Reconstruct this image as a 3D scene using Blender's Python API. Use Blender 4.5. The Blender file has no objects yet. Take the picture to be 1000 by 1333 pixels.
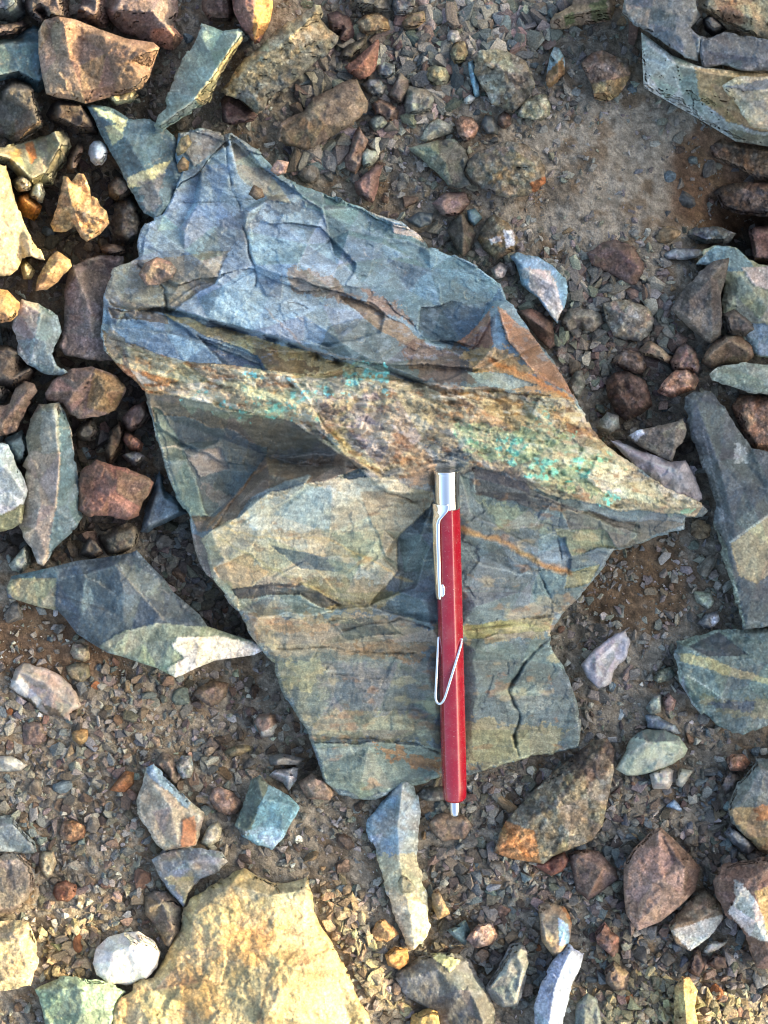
import bpy, bmesh, math, random
import numpy as np
from mathutils import Vector, Matrix
from mathutils.geometry import delaunay_2d_cdt

# ------------------------------------------------------------------ camera, sky, sun, exposure
S = 0.00032            # one photograph pixel on the ground is 0.32 mm
D = 1600.0             # camera height in those pixels (about 0.51 m)
scene = bpy.context.scene
COL = scene.collection
cam_d = bpy.data.cameras.new('camera')
cam = bpy.data.objects.new('camera', cam_d)
COL.objects.link(cam)
cam.location = (0, 0, D * S)
cam.rotation_euler = (0, 0, 0)
cam_d.sensor_fit = 'HORIZONTAL'
cam_d.angle_x = 2 * math.atan(500.0 / D)
cam_d.clip_start = 0.01
cam_d.clip_end = 500
scene.camera = cam

SUN_EL = math.radians(25)
SUN_AZ = math.radians(5.7)      # in the ground plane, measured from +X (image right) to +Y (image up)
sun_to = Vector((math.cos(SUN_EL) * math.cos(SUN_AZ), math.cos(SUN_EL) * math.sin(SUN_AZ), math.sin(SUN_EL)))
world = bpy.data.worlds.new('World')
scene.world = world
world.use_nodes = True
wn = world.node_tree.nodes
bg = wn['Background']
sky = wn.new('ShaderNodeTexSky')
sky.sky_type = 'NISHITA'
sky.sun_disc = False
sky.sun_elevation = SUN_EL
sky.sun_rotation = math.pi / 2 - SUN_AZ
sky.dust_density = 6.0
sky.ozone_density = 0.6
world.node_tree.links.new(sky.outputs[0], bg.inputs[0])
bg.inputs[1].default_value = 0.15
sun_d = bpy.data.lights.new('sun', 'SUN')
sun_d.energy = 2.5
sun_d.angle = math.radians(0.53)
sun_d.color = (1.0, 0.79, 0.46)
sun = bpy.data.objects.new('sun', sun_d)
COL.objects.link(sun)
sun.rotation_euler = sun_to.to_track_quat('Z', 'Y').to_euler()
vs = scene.view_settings
vs.view_transform = 'Standard'
vs.look = 'None'
vs.gamma = 1.0
vs.exposure = 2.02
scene.cycles.filter_width = 1.1
scene.cycles.use_denoising = True
scene.cycles.denoising_prefilter = 'ACCURATE'
scene.cycles.max_bounces = 5
scene.cycles.diffuse_bounces = 3
scene.cycles.sample_clamp_indirect = 2.0
scene.cycles.caustics_reflective = False

# ------------------------------------------------------------------ numeric helpers
def U(u, v, z):
    """photograph pixel at height z (in pixels) to a point of the place"""
    u = np.asarray(u, float); v = np.asarray(v, float); z = np.asarray(z, float)
    k = (D - z) / D
    return np.stack([(u - 500.0) * k * S, -(v - 666.5) * k * S, z * S], -1)

def hsh(ix, iy, seed):
    s = np.uint32((seed * 1442695041) & 0xFFFFFFFF)
    h = np.atleast_1d(ix).astype(np.int32).view(np.uint32) * np.uint32(374761393) + np.atleast_1d(iy).astype(np.int32).view(np.uint32) * np.uint32(668265263) + s
    h ^= h >> np.uint32(13); h *= np.uint32(1274126177)
    h ^= h >> np.uint32(16); h *= np.uint32(2246822519)
    h ^= h >> np.uint32(15)
    return ((h & np.uint32(0xFFFFFF)) * np.float64(1 / 16777216)).reshape(np.shape(ix))

def vn(x, y, seed=0):
    ix = np.floor(x); iy = np.floor(y)
    fx = x - ix; fy = y - iy
    fx = fx * fx * (3 - 2 * fx); fy = fy * fy * (3 - 2 * fy)
    a = hsh(ix, iy, seed); b = hsh(ix + 1, iy, seed)
    c = hsh(ix, iy + 1, seed); d = hsh(ix + 1, iy + 1, seed)
    return ((a + (b - a) * fx) * (1 - fy) + (c + (d - c) * fx) * fy) * 2 - 1

def fbm(x, y, octv=4, seed=0, gain=0.55):
    s = 0; a = 1.0; t = 0
    for o in range(octv):
        k = 2.03 ** o; c_, s_ = math.cos(.65 + 1.1 * o) * k, math.sin(.65 + 1.1 * o) * k
        s = s + a * vn(x * c_ - y * s_ + 17.3 * o, x * s_ + y * c_ - 9.1 * o, seed + o * 101)
        t += a; a *= gain
    return s / t * 1.5

def cells(x, y, c, seed):
    """nearest jittered cell: (id value, plane tilt value, distance to border)"""
    X = x / c; Y = y / c
    ix = np.floor(X); iy = np.floor(Y)
    d1 = np.full(X.shape, 9.0); d2 = np.full(X.shape, 9.0)
    val = np.zeros(X.shape); tilt = np.zeros(X.shape)
    for dx in (-1, 0, 1):
        for dy in (-1, 0, 1):
            jx = ix + dx; jy = iy + dy
            px = jx + hsh(jx, jy, seed); py = jy + hsh(jx, jy, seed + 7)
            ex = X - px; ey = Y - py
            d = ex * ex + ey * ey
            m = d < d1
            d2 = np.where(m, d1, np.minimum(d2, d))
            d1 = np.where(m, d, d1)
            v = hsh(jx, jy, seed + 13)
            tl = ex * (hsh(jx, jy, seed + 19) - .5) + ey * (hsh(jx, jy, seed + 23) - .5) + .45 * (v - .5)
            val = np.where(m, v, val); tilt = np.where(m, tl, tilt)
    return val, tilt, np.sqrt(d2) - np.sqrt(d1)

def lin(c):
    c = np.asarray(c, float) / 255.0
    return np.where(c <= 0.04045, c / 12.92, ((c + 0.055) / 1.055) ** 2.4)

def inpoly(x, y, poly):
    r = np.zeros(np.shape(x), bool)
    n = len(poly)
    for i in range(n):
        x0, y0 = poly[i][:2]; x1, y1 = poly[i - 1][:2]
        if y0 == y1: continue
        m = ((y0 > y) != (y1 > y)) & (x < (x1 - x0) * (y - y0) / (y1 - y0) + x0)
        r ^= m
    return r

def segdist(x, y, pts, closed=False):
    d = np.full(np.shape(x), 1e9)
    n = len(pts)
    for i in range(n if closed else n - 1):
        x0, y0 = pts[i][:2]; x1, y1 = pts[(i + 1) % n][:2]
        dx, dy = x1 - x0, y1 - y0
        L = dx * dx + dy * dy + 1e-9
        t = np.clip(((x - x0) * dx + (y - y0) * dy) / L, 0, 1)
        d = np.minimum(d, (x - x0 - t * dx) ** 2 + (y - y0 - t * dy) ** 2)
    return np.sqrt(d)

def sstep(a, b, x):
    t = np.clip((x - a) / (b - a), 0, 1)
    return t * t * (3 - 2 * t)

ALB = np.array([0.91, 0.945, 0.885])     # photograph tone in the shade -> base colour (takes the skylight's blue out again)

# ------------------------------------------------------------------ materials
def rock_material(name, rough, grain, bump, spec=0.3, scale=1.0):
    m = bpy.data.materials.new(name)
    m.use_nodes = True
    nt = m.node_tree; N = nt.nodes; L = nt.links
    b = N['Principled BSDF']
    at = N.new('ShaderNodeAttribute'); at.attribute_name = 'Col'
    geo = N.new('ShaderNodeNewGeometry')
    n1 = N.new('ShaderNodeTexNoise'); n1.inputs['Scale'].default_value = 1400 * scale; n1.inputs['Detail'].default_value = 3
    n2 = N.new('ShaderNodeTexNoise'); n2.inputs['Scale'].default_value = 420 * scale; n2.inputs['Detail'].default_value = 6; n2.inputs['Roughness'].default_value = .65
    for n in (n1, n2): L.new(geo.outputs['Position'], n.inputs['Vector'])
    mr = N.new('ShaderNodeMapRange')
    mr.inputs['From Min'].default_value = .3; mr.inputs['From Max'].default_value = .7
    mr.inputs['To Min'].default_value = 1 - grain; mr.inputs['To Max'].default_value = 1 + grain
    L.new(n1.outputs['Fac'], mr.inputs['Value'])
    mx = N.new('ShaderNodeMix'); mx.data_type = 'RGBA'; mx.blend_type = 'MULTIPLY'
    mx.inputs['Factor'].default_value = 1.0
    L.new(at.outputs['Color'], mx.inputs['A'])
    L.new(mr.outputs['Result'], mx.inputs['B'])
    L.new(mx.outputs['Result'], b.inputs['Base Color'])
    mr2 = N.new('ShaderNodeMapRange')
    mr2.inputs['From Min'].default_value = .3; mr2.inputs['From Max'].default_value = .7
    mr2.inputs['To Min'].default_value = rough - .1; mr2.inputs['To Max'].default_value = min(1, rough + .12)
    L.new(n2.outputs['Fac'], mr2.inputs['Value'])
    L.new(mr2.outputs['Result'], b.inputs['Roughness'])
    b.inputs['Specular IOR Level'].default_value = spec
    b1 = N.new('ShaderNodeBump'); b1.inputs['Strength'].default_value = bump; b1.inputs['Distance'].default_value = .0014
    L.new(n2.outputs['Fac'], b1.inputs['Height'])
    b2 = N.new('ShaderNodeBump'); b2.inputs['Strength'].default_value = bump; b2.inputs['Distance'].default_value = .0005
    L.new(n1.outputs['Fac'], b2.inputs['Height'])
    L.new(b1.outputs['Normal'], b2.inputs['Normal'])
    L.new(b2.outputs['Normal'], b.inputs['Normal'])
    return m

MAT = {
    'slate': rock_material('slate_stone', .62, .16, .45, .45),
    'brown': rock_material('brown_stone', .85, .22, .6, .25),
    'cong': rock_material('conglomerate_stone', .85, .25, .75, .3),
    'soil': rock_material('soil', .95, .3, .8, .15),
    'quartz': rock_material('pale_stone', .7, .12, .4, .35),
}
#            chip size, chip amp, fbm amp, edge rounding, micro contrast, streak
KIND = {'slate': (30, 2.6, 1.5, 1.6, .24, .20),
        'brown': (20, 3.4, 1.8, 1.3, .28, .05),
        'cong':  (13, 5.0, 2.6, 1.8, .32, .00),
        'quartz': (18, 3.2, 1.5, 1.6, .15, .05)}

def new_mesh(name, V, F, C, mat, smooth=True):
    me = bpy.data.meshes.new(name)
    nv = len(V); nf = len(F)
    me.vertices.add(nv); me.vertices.foreach_set('co', np.asarray(V, np.float32).ravel())
    F = np.asarray(F, np.int32)
    k = F.shape[1]
    me.loops.add(nf * k); me.loops.foreach_set('vertex_index', F.ravel())
    me.polygons.add(nf)
    me.polygons.foreach_set('loop_start', np.arange(0, nf * k, k, dtype=np.int32))
    me.polygons.foreach_set('use_smooth', np.full(nf, smooth))
    a = me.color_attributes.new('Col', 'FLOAT_COLOR', 'POINT')
    C4 = np.ones((nv, 4), np.float32); C4[:, :3] = np.clip(C, 0.004, .9)
    a.data.foreach_set('color', C4.ravel())
    me.materials.append(mat)
    me.update(calc_edges=True)
    me.validate()
    return me

def tag(o, label=None, cat=None, group=None, kind=None):
    if label: o['label'] = label
    if cat: o['category'] = cat
    if group: o['group'] = group
    if kind: o['kind'] = kind
    elif cat: o['kind'] = 'thing'
    return o

# ------------------------------------------------------------------ ground surface
def zg(u, v):
    u = np.asarray(u, float); v = np.asarray(v, float)
    g = lambda cx, cy, rx, ry: np.exp(-((u - cx) / rx) ** 2 - ((v - cy) / ry) ** 2)
    z = 9 * fbm(u / 130, v / 130, 3, 5)
    left = (1 - sstep(150, 330, u)) * (1 - sstep(640, 760, v)) * sstep(-200, 60, v)
    z = z - 38 * left
    z = z - 150 * g(985, 312, 62, 42) - 45 * g(960, 235, 90, 70)
    z = z + 14 * g(770, 210, 110, 90)
    z = z - 14 * g(500, 650, 300, 280) - 22 * g(300, 850, 90, 120) - 16 * g(690, 840, 90, 120) - 14 * g(420, 990, 60, 40)
    z = z - 18 * g(870, 560, 60, 60) - 14 * g(225, 760, 60, 40) - 10 * g(20, 700, 80, 60)
    z = z + 16 * g(470, 1260, 50, 90) + 26 * g(880, 1330, 100, 45) - 12 * g(700, 1240, 120, 80)
    return z

def zg_fine(u, v):
    f = 3.4 * fbm(u / 24, v / 24, 4, 31) + 1.6 * fbm(u / 8, v / 8, 2, 77)
    return zg(u, v) + f

# ------------------------------------------------------------------ rock builder
POLYS = []      # (outline, top height) of every placed rock, so that gravel keeps clear

def ext(p, m=48):
    u, v = p[0], p[1]
    if u <= 0: u = -m
    if u >= 1000: u = 1000 + m
    if v <= 0: v = -m
    if v >= 1333: v = 1333 + m
    return (u, v) + tuple(p[2:])

def densify(out, g, seed, amp):
    """outline (u,v,z) resampled at spacing g with a broken edge"""
    R = []
    n = len(out)
    for i in range(n):
        a = np.array(out[i], float); b = np.array(out[(i + 1) % n], float)
        L = math.hypot(b[0] - a[0], b[1] - a[1])
        k = max(1, int(round(L / g)))
        for j in range(k):
            R.append(a + (b - a) * j / k)
    R = np.array(R)
    v, t, q = cells(R[:, 0], R[:, 1], 24, seed + 51)
    w = (fbm(R[:, 0] / 7, R[:, 1] / 7, 2, seed) * .35 + 1.4 * (v - .5)) * amp
    w2 = (fbm(R[:, 0] / 7, R[:, 1] / 7, 2, seed + 50) * .35 + 1.4 * ((v * 7.3) % 1 - .5)) * amp
    R[:, 0] += w; R[:, 1] += w2
    return R

def interp(coarse_v, coarse_f, coarse_z, x, y, default, ids=None):
    z = np.full(x.shape, default, float)
    done = np.zeros(x.shape, bool)
    for fi, f in enumerate(coarse_f):
        (x0, y0), (x1, y1), (x2, y2) = [coarse_v[i] for i in f]
        det = (y1 - y2) * (x0 - x2) + (x2 - x1) * (y0 - y2)
        if abs(det) < 1e-6: continue
        sel = np.nonzero((x >= min(x0, x1, x2) - 3) & (x <= max(x0, x1, x2) + 3) & (y >= min(y0, y1, y2) - 3) & (y <= max(y0, y1, y2) + 3) & ~done)[0]
        if not len(sel): continue
        X = x[sel]; Y = y[sel]
        a = ((y1 - y2) * (X - x2) + (x2 - x1) * (Y - y2)) / det
        b = ((y2 - y0) * (X - x2) + (x0 - x2) * (Y - y2)) / det
        c = 1 - a - b
        m = (a > -1e-6) & (b > -1e-6) & (c > -1e-6)
        s2 = sel[m]
        z[s2] = a[m] * coarse_z[f[0]] + b[m] * coarse_z[f[1]] + c[m] * coarse_z[f[2]]
        done[s2] = True
        if ids is not None: ids[s2] = fi
    if (~done).any() and done.any():
        # outside by a hair: take the nearest coarse vertex blend
        idx = np.nonzero(~done)[0]
        cv = np.array(coarse_v); cz = np.array(coarse_z)
        for i in idx:
            d = (cv[:, 0] - x[i]) ** 2 + (cv[:, 1] - y[i]) ** 2
            o = np.argsort(d)[:3]; w = 1 / (d[o] + 1)
            z[i] = (cz[o] * w).sum() / w.sum()
    return z

def rock_mesh(name, out, chains, kind, colfn, g=2.05, zb=-14, seed=1, rnd=None, chip=None, rough=None, carve=None, edge_amp=1.2, smooth_it=0, inset=10, facet=None, plates=None, post=2, tooth=1.6, chamfer=1.0):
    """out: outline (u,v,z); chains: lists of (u,v,z) crease lines inside it"""
    cs, ca, fa, er, micro, streak = KIND[kind]
    if rnd is not None: er = rnd
    if chip is not None: ca = chip
    if rough is not None: fa = rough
    # coarse facets
    V = [Vector(p[:2]) for p in out]; Z = [p[2] for p in out]
    n = len(out)
    E = [(i, (i + 1) % n) for i in range(n)]
    for ch in chains:
        k0 = len(V)
        for p in ch: V.append(Vector(p[:2])); Z.append(p[2])
        E += [(k0 + i, k0 + i + 1) for i in range(len(ch) - 1)]
    r = delaunay_2d_cdt(V, E, [], 1, 0.01)
    cv = [tuple(p) for p in r[0]]
    cz = []
    for i, src in enumerate(r[3]):
        if src: cz.append(sum(Z[k] for k in src) / len(src))
        else:
            d = [((cv[i][0] - p[0]) ** 2 + (cv[i][1] - p[1]) ** 2, z) for p, z in zip(V, Z)]
            d.sort(); d = d[:3]
            w = [1 / (q[0] + 1) for q in d]
            cz.append(sum(a * q[1] for a, q in zip(w, d)) / sum(w))
    # more broken faces: random corners lifted or sunk between the drawn ones
    cf = [f for f in r[2] if len(f) == 3]
    rs = np.random.RandomState(seed)
    A_ = np.array([p[:2] for p in out]); w_, h_ = A_.max(0) - A_.min(0)
    area_ = abs(0.5 * np.sum(A_[:, 0] * np.roll(A_[:, 1], -1) - np.roll(A_[:, 0], -1) * A_[:, 1]))
    sp = facet[0] if facet else max(9.0, min(34.0, .27 * math.sqrt(area_)))
    fa_ = facet[1] if facet else {'slate': .17, 'brown': .26, 'cong': .24, 'quartz': .24}[kind] * sp
    nx_ = int(area_ / (sp * sp)) * 4
    if nx_:
        px = rs.uniform(A_[:, 0].min(), A_[:, 0].max(), nx_ * 2); py = rs.uniform(A_[:, 1].min(), A_[:, 1].max(), nx_ * 2)
        m = inpoly(px, py, A_) & (segdist(px, py, A_, True) > sp * .35)
        px = px[m]; py = py[m]
        kx, ky = [], []
        for q0, q1 in zip(px, py):
            if all((q0 - a) ** 2 + (q1 - b) ** 2 > sp * sp * .7 for a, b in zip(kx, ky)) and all((q0 - p[0]) ** 2 + (q1 - p[1]) ** 2 > sp * sp * .2 for p in V):
                kx.append(q0); ky.append(q1)
        kx = np.array(kx); ky = np.array(ky)
        for ch in chains:
            if len(ch) > 1 and len(kx):
                m = segdist(kx, ky, ch) > sp * .22
                kx = kx[m]; ky = ky[m]
        if len(kx):
            kz = interp(cv, cf, cz, kx, ky, float(np.mean(cz))) + rs.normal(0, fa_, len(kx))
            for q in zip(kx.tolist(), ky.tolist(), kz.tolist()): V.append(Vector(q[:2])); Z.append(q[2])
            r = delaunay_2d_cdt(V, E, [], 1, 0.01)
            cv = [tuple(p) for p in r[0]]
            Va = np.array([tuple(p) for p in V]); Za = np.array(Z); cz = []
            for i, src in enumerate(r[3]):
                if src: cz.append(sum(Z[k] for k in src) / len(src))
                else:
                    d_ = (Va[:, 0] - cv[i][0]) ** 2 + (Va[:, 1] - cv[i][1]) ** 2
                    o_ = np.argsort(d_)[:3]; w2 = 1 / (d_[o_] + 1); cz.append(float((Za[o_] * w2).sum() / w2.sum()))
    # fine outline and inner grid
    R = densify(out, g * 1.15, seed, edge_amp)
    xs = [p[0] for p in out]; ys = [p[1] for p in out]
    gx, gy = np.meshgrid(np.arange(min(xs), max(xs) + g, g), np.arange(min(ys), max(ys) + g * .87, g * .87))
    gx[1::2] += g * .5
    gx = gx.ravel(); gy = gy.ravel()
    rs = np.random.RandomState(seed)
    gx = gx + rs.uniform(-.22, .22, gx.shape) * g; gy = gy + rs.uniform(-.22, .22, gy.shape) * g
    m = inpoly(gx, gy, R)
    gx = gx[m]; gy = gy[m]
    dd = segdist(gx, gy, R[::2] if len(R) > 60 else R, True)
    m = dd > g * .6
    gx = gx[m]; gy = gy[m]; dd = dd[m]
    nb = len(R)
    P = [Vector(p[:2]) for p in R] + [Vector(p) for p in zip(gx.tolist(), gy.tolist())]
    r2 = delaunay_2d_cdt(P, [(i, (i + 1) % nb) for i in range(nb)], [], 1, 1e-4)
    N0 = len(P)
    if len(r2[0]) != N0:      # the broken edge crossed itself: fall back to a clean edge
        R = densify(out, g * 1.15, seed, 0.0)
        nb = len(R)
        P = [Vector(p[:2]) for p in R] + [Vector(p) for p in zip(gx.tolist(), gy.tolist())]
        r2 = delaunay_2d_cdt(P, [(i, (i + 1) % nb) for i in range(nb)], [], 1, 1e-4)
    x = np.array([p[0] for p in r2[0]]); y = np.array([p[1] for p in r2[0]])
    F = np.array([f for f in r2[2] if len(f) == 3], np.int64)
    N0 = len(x)
    d = segdist(x, y, R[::2] if len(R) > 60 else R, True)
    bnd = [None] * nb
    for i, src in enumerate(r2[3]):
        for k in src:
            if k < nb: bnd[k] = i
    bnd = [b for b in bnd if b is not None]
    ids = np.zeros(len(x), int)
    z = interp(cv, [f for f in r[2] if len(f) == 3], cz, x, y, float(np.mean(cz)), ids)
    tint = np.random.RandomState(seed + 2).normal(0, .11, (len(r[2]) + 1, 1)) + np.random.RandomState(seed + 3).normal(0, .03, (len(r[2]) + 1, 3))
    if plates: z = plates(x, y, z)
    # soften creases a little, as broken stone has
    Ed = np.unique(np.sort(np.concatenate([F[:, [0, 1]], F[:, [1, 2]], F[:, [2, 0]]]), 1), axis=0)
    deg = np.bincount(Ed.ravel(), minlength=N0).astype(float)
    deg[deg == 0] = 1
    for it in range(smooth_it):
        acc = np.bincount(Ed[:, 0], z[Ed[:, 1]], N0) + np.bincount(Ed[:, 1], z[Ed[:, 0]], N0)
        z = .4 * z + .6 * acc / deg
    fade = sstep(0, 7, d) * .85 + .15
    v1, t1, b1 = cells(x + 5 * fbm(x / 14, y / 14, 2, seed + 3), y + 5 * fbm(x / 14, y / 14, 2, seed + 4), cs, seed + 11)
    v2, t2, b2 = cells(x + 3 * fbm(x / 9, y / 9, 2, seed + 5), y, cs * .45, seed + 12)
    v3, t3, b3 = cells(x, y, max(5.0, cs * .2), seed + 13)
    z = z + fade * (ca * 1.9 * t1 + ca * .9 * t2 + ca * .28 * t3 + fa * fbm(x / 11, y / 11, 4, seed + 21) + .35 * fa * fbm(x / 3.2, y / 3.2, 2, seed + 22))
    if er > 0:
        q = 1 - np.minimum(d / (er * 1.6), 1)
        z = z - er * (1 - np.sqrt(np.maximum(0, 1 - q * q)))
    if er < 8:      # a chipped, blunt edge of uneven width
        e1, e2, e3 = cells(x, y, 24, seed + 31)
        w = (2.4 + 6.0 * e1) * min(1.0, .12 + math.sqrt(area_) / 150)
        w = w * chamfer
        q = np.clip(1 - d / w, 0, 1)
        z = z - q * (.9 * w + 2.0)
    if carve: z = carve(x, y, z)
    for it in range(post):      # no single tooth stands alone
        acc = np.bincount(Ed[:, 0], z[Ed[:, 1]], N0) + np.bincount(Ed[:, 1], z[Ed[:, 0]], N0)
        dz = z - acc / deg
        z = z - np.sign(dz) * np.maximum(np.abs(dz) - tooth, 0) * .9
    C = colfn(x, y, d, z) * np.exp(tint[ids])
    # bruised crests: sharp outward edges knocked pale, lit ridge edges painted in too
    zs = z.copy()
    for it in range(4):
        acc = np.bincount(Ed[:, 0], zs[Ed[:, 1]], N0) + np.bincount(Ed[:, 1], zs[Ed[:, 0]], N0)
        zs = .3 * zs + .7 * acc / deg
    lit_wear = sstep(.25, 1.3, z - zs) * sstep(-.5, .3, fbm(x / 12, y / 12, 3, seed + 91)) * {'slate': .55, 'brown': .35, 'cong': .2, 'quartz': .2}[kind]
    C = C * (1 - lit_wear[:, None]) + (C * 1.35 + np.array([.075, .07, .058])) * lit_wear[:, None]
    # sides down into the ground
    bi = np.array(bnd)
    bx = x[bi]; by = y[bi]
    area = 0.5 * np.sum(bx * np.roll(by, -1) - np.roll(bx, -1) * by)
    sg = 1 if area > 0 else -1
    tx = np.roll(bx, -3) - np.roll(bx, 3); ty = np.roll(by, -3) - np.roll(by, 3)
    tl = np.hypot(tx, ty) + 1e-6
    nx = -ty / tl * sg; ny = tx / tl * sg
    Vx = [x]; Vy = [y]; Vz = [z]; CC = [C]; FF = [F if True else None]
    prev = bi; cnt = N0
    h = z[bi] - zb
    for t, ins in ((.12, .25), (.4, .5), (.7, .8), (1.0, 1.0)):
        wob = 1.5 * fbm(bx / 8, by / 8 + t * 9, 2, seed + 40)
        qx = bx + nx * (inset * ins + wob * (t > .2)); qy = by + ny * (inset * ins + wob * (t > .2))
        qz = z[bi] - h * t
        Vx.append(qx); Vy.append(qy); Vz.append(qz); CC.append(C[bi] * (1 + .25 * fbm(bx / 6, by / 6 + 7 * t, 2, seed + 44))[:, None])
        cur = np.arange(cnt, cnt + len(bi)); cnt += len(bi)
        a, b_, c, e = prev, np.roll(prev, -1), np.roll(cur, -1), cur
        if sg > 0:   # image y points down, so the ring runs clockwise in the place
            FF.append(np.stack([a, b_, c], 1)); FF.append(np.stack([a, c, e], 1))
        else:
            FF.append(np.stack([a, c, b_], 1)); FF.append(np.stack([a, e, c], 1))
        prev = cur
    x = np.concatenate(Vx); y = np.concatenate(Vy); z = np.concatenate(Vz); C = np.concatenate(CC)
    W = U(x, y, z)
    # top faces looking up
    f0 = F
    n_ = np.cross(W[f0[:, 1]] - W[f0[:, 0]], W[f0[:, 2]] - W[f0[:, 0]])[:, 2]
    F = np.where((n_ < 0)[:, None], f0[:, ::-1], f0)
    FF[0] = F
    F = np.concatenate(FF)
    o = W[:N0].mean(0); o[2] = max(zb, -10) * S
    me = new_mesh(name, W - o, F, C, MAT[kind])
    ob = bpy.data.objects.new(name, me)
    ob.location = o
    COL.objects.link(ob)
    return ob

_PM = {}
def is_stain(p): return (len(p) > 2 and p[2] >= 6) or (len(p) > 3 and p[3] < .85)
def patch_masks(x, y, patches, seed, warp):
    key = (seed, len(x))
    if key in _PM: return _PM.pop(key)
    wx = x + warp * fbm(x / 16, y / 16, 4, seed + 61, .68); wy = y + warp * fbm(x / 16, y / 16, 4, seed + 62, .68)
    kx = 1.3 * fbm(x / 7, y / 7, 3, seed + 71); ky = 1.3 * fbm(x / 7, y / 7, 3, seed + 72)
    rs = np.random.RandomState(seed + 6)
    cw = min(4.0, warp)     # a broken face ends at a clean, nearly straight edge; a stain frays
    cx = x + cw * fbm(x / 38, y / 38, 2, seed + 73) + .5 * fbm(x / 6, y / 6, 2, seed + 75)
    cy = y + cw * fbm(x / 38, y / 38, 2, seed + 74) + .5 * fbm(x / 6, y / 6, 2, seed + 76)
    M = []
    for p in patches:
        if is_stain(p):
            j = (p[2] if len(p) > 2 else 2.5) * .7
            M.append(inpoly(wx + j * kx, wy + j * ky, p[0]))
        else: M.append(inpoly(cx, cy, p[0]))
    _PM[key] = M
    return M

def plate_fn(patches, seed, warp, amp):
    """every differently coloured face also sits a little proud, sunk or tilted"""
    def fn(x, y, z):
        rs = np.random.RandomState(seed + 9)
        for p, m in zip(patches, patch_masks(x, y, patches, seed, warp)):
            off = rs.uniform(-1, 1); gx, gy = rs.uniform(-1, 1, 2)
            if is_stain(p) or not m.any(): continue
            q = np.array(p[0]); c = q.mean(0)
            z = z + m * (amp * off + np.clip(.045 * amp * (gx * (x - c[0]) + gy * (y - c[1])), -1.8 * amp, 1.8 * amp))
        return z
    return fn

def stone_colour(x, y, d, cols, kind, patches, seed, lines=(), rim=0.0, warp=2.4, mic=None):
    cs, ca, fa, er, micro, streak = KIND[kind]
    if mic: micro = mic
    c1 = lin(cols[0]); c2 = lin(cols[1]) if len(cols) > 1 else lin(cols[0]) * .82
    t = sstep(-.35, .45, fbm(x / 20, y / 20, 4, seed + 60))
    C = c1 + (c2 - c1) * t[:, None]
    wx = x + warp * fbm(x / 14, y / 14, 3, seed + 61); wy = y + warp * fbm(x / 14, y / 14, 3, seed + 62)
    rs = np.random.RandomState(seed + 5)
    jx = rs.normal(0, 1, x.shape); jy = rs.normal(0, 1, x.shape)
    for p, m in zip(patches, patch_masks(x, y, patches, seed, warp)):
        k = p[3] if len(p) > 3 else 1.0
        C[m] = C[m] * (1 - k) + lin(p[1]) * k
    if streak:
        a = (seed * 37 % 180) / 57.3
        s = fbm((x * math.cos(a) + y * math.sin(a)) / 30, (-x * math.sin(a) + y * math.cos(a)) / 3.4, 3, seed + 63)
        C = C * np.exp(streak * s)[:, None]
    if kind == 'cong':
        v, t_, b = cells(x, y, 7.5, seed + 64)
        v2, t_, b2 = cells(x, y, 4.0, seed + 65)
        C = C * (np.exp(.75 * (v - .5) + .5 * (v2 - .5)) * (1 - .25 * (b < .08)))[:, None]
        w = (hsh(np.floor(v * 999), np.floor(v * 777), 3) - .5)
        C = C * (1 + np.stack([w * .25, w * .02, -w * .25], 1))
    for pts, w, lc, k in lines:
        dl = segdist(wx * .35 + x * .65, wy * .35 + y * .65, pts)
        m = np.clip(1.2 - dl / w, 0, 1) * k
        C = C * (1 - m[:, None]) + lin(lc) * m[:, None]
    if kind == 'slate':
        h = np.abs(fbm(x / 38, y / 26, 3, seed + 81)); q = sstep(.1, .5, fbm(x / 50, y / 50, 2, seed + 82))
        C = C * (1 - .5 * q * np.clip(1 - h / .035, 0, 1))[:, None]
        h = np.abs(fbm(x / 52, y / 40, 3, seed + 83)); q = sstep(.15, .5, fbm(x / 40, y / 40, 2, seed + 84))
        k = (.45 * q * np.clip(1 - h / .03, 0, 1))[:, None]
        C = C * (1 - k) + lin((178,170,150)) * k
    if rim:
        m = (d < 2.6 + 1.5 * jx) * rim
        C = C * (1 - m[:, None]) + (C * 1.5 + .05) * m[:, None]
    n = .9 * micro * fbm(x / 4.5, y / 4.5, 3, seed + 66) + .7 * micro * fbm(x / 30, y / 30, 3, seed + 69) + micro * .75 * jx + .10 * fbm(x / 9, y / 9, 2, seed + 67)
    C = C * np.exp(n)[:, None]
    w = .07 * fbm(x / 13, y / 13, 3, seed + 68)
    C = C * (1 + np.stack([w, 0 * w, -w], 1))
    return C * ALB

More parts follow.
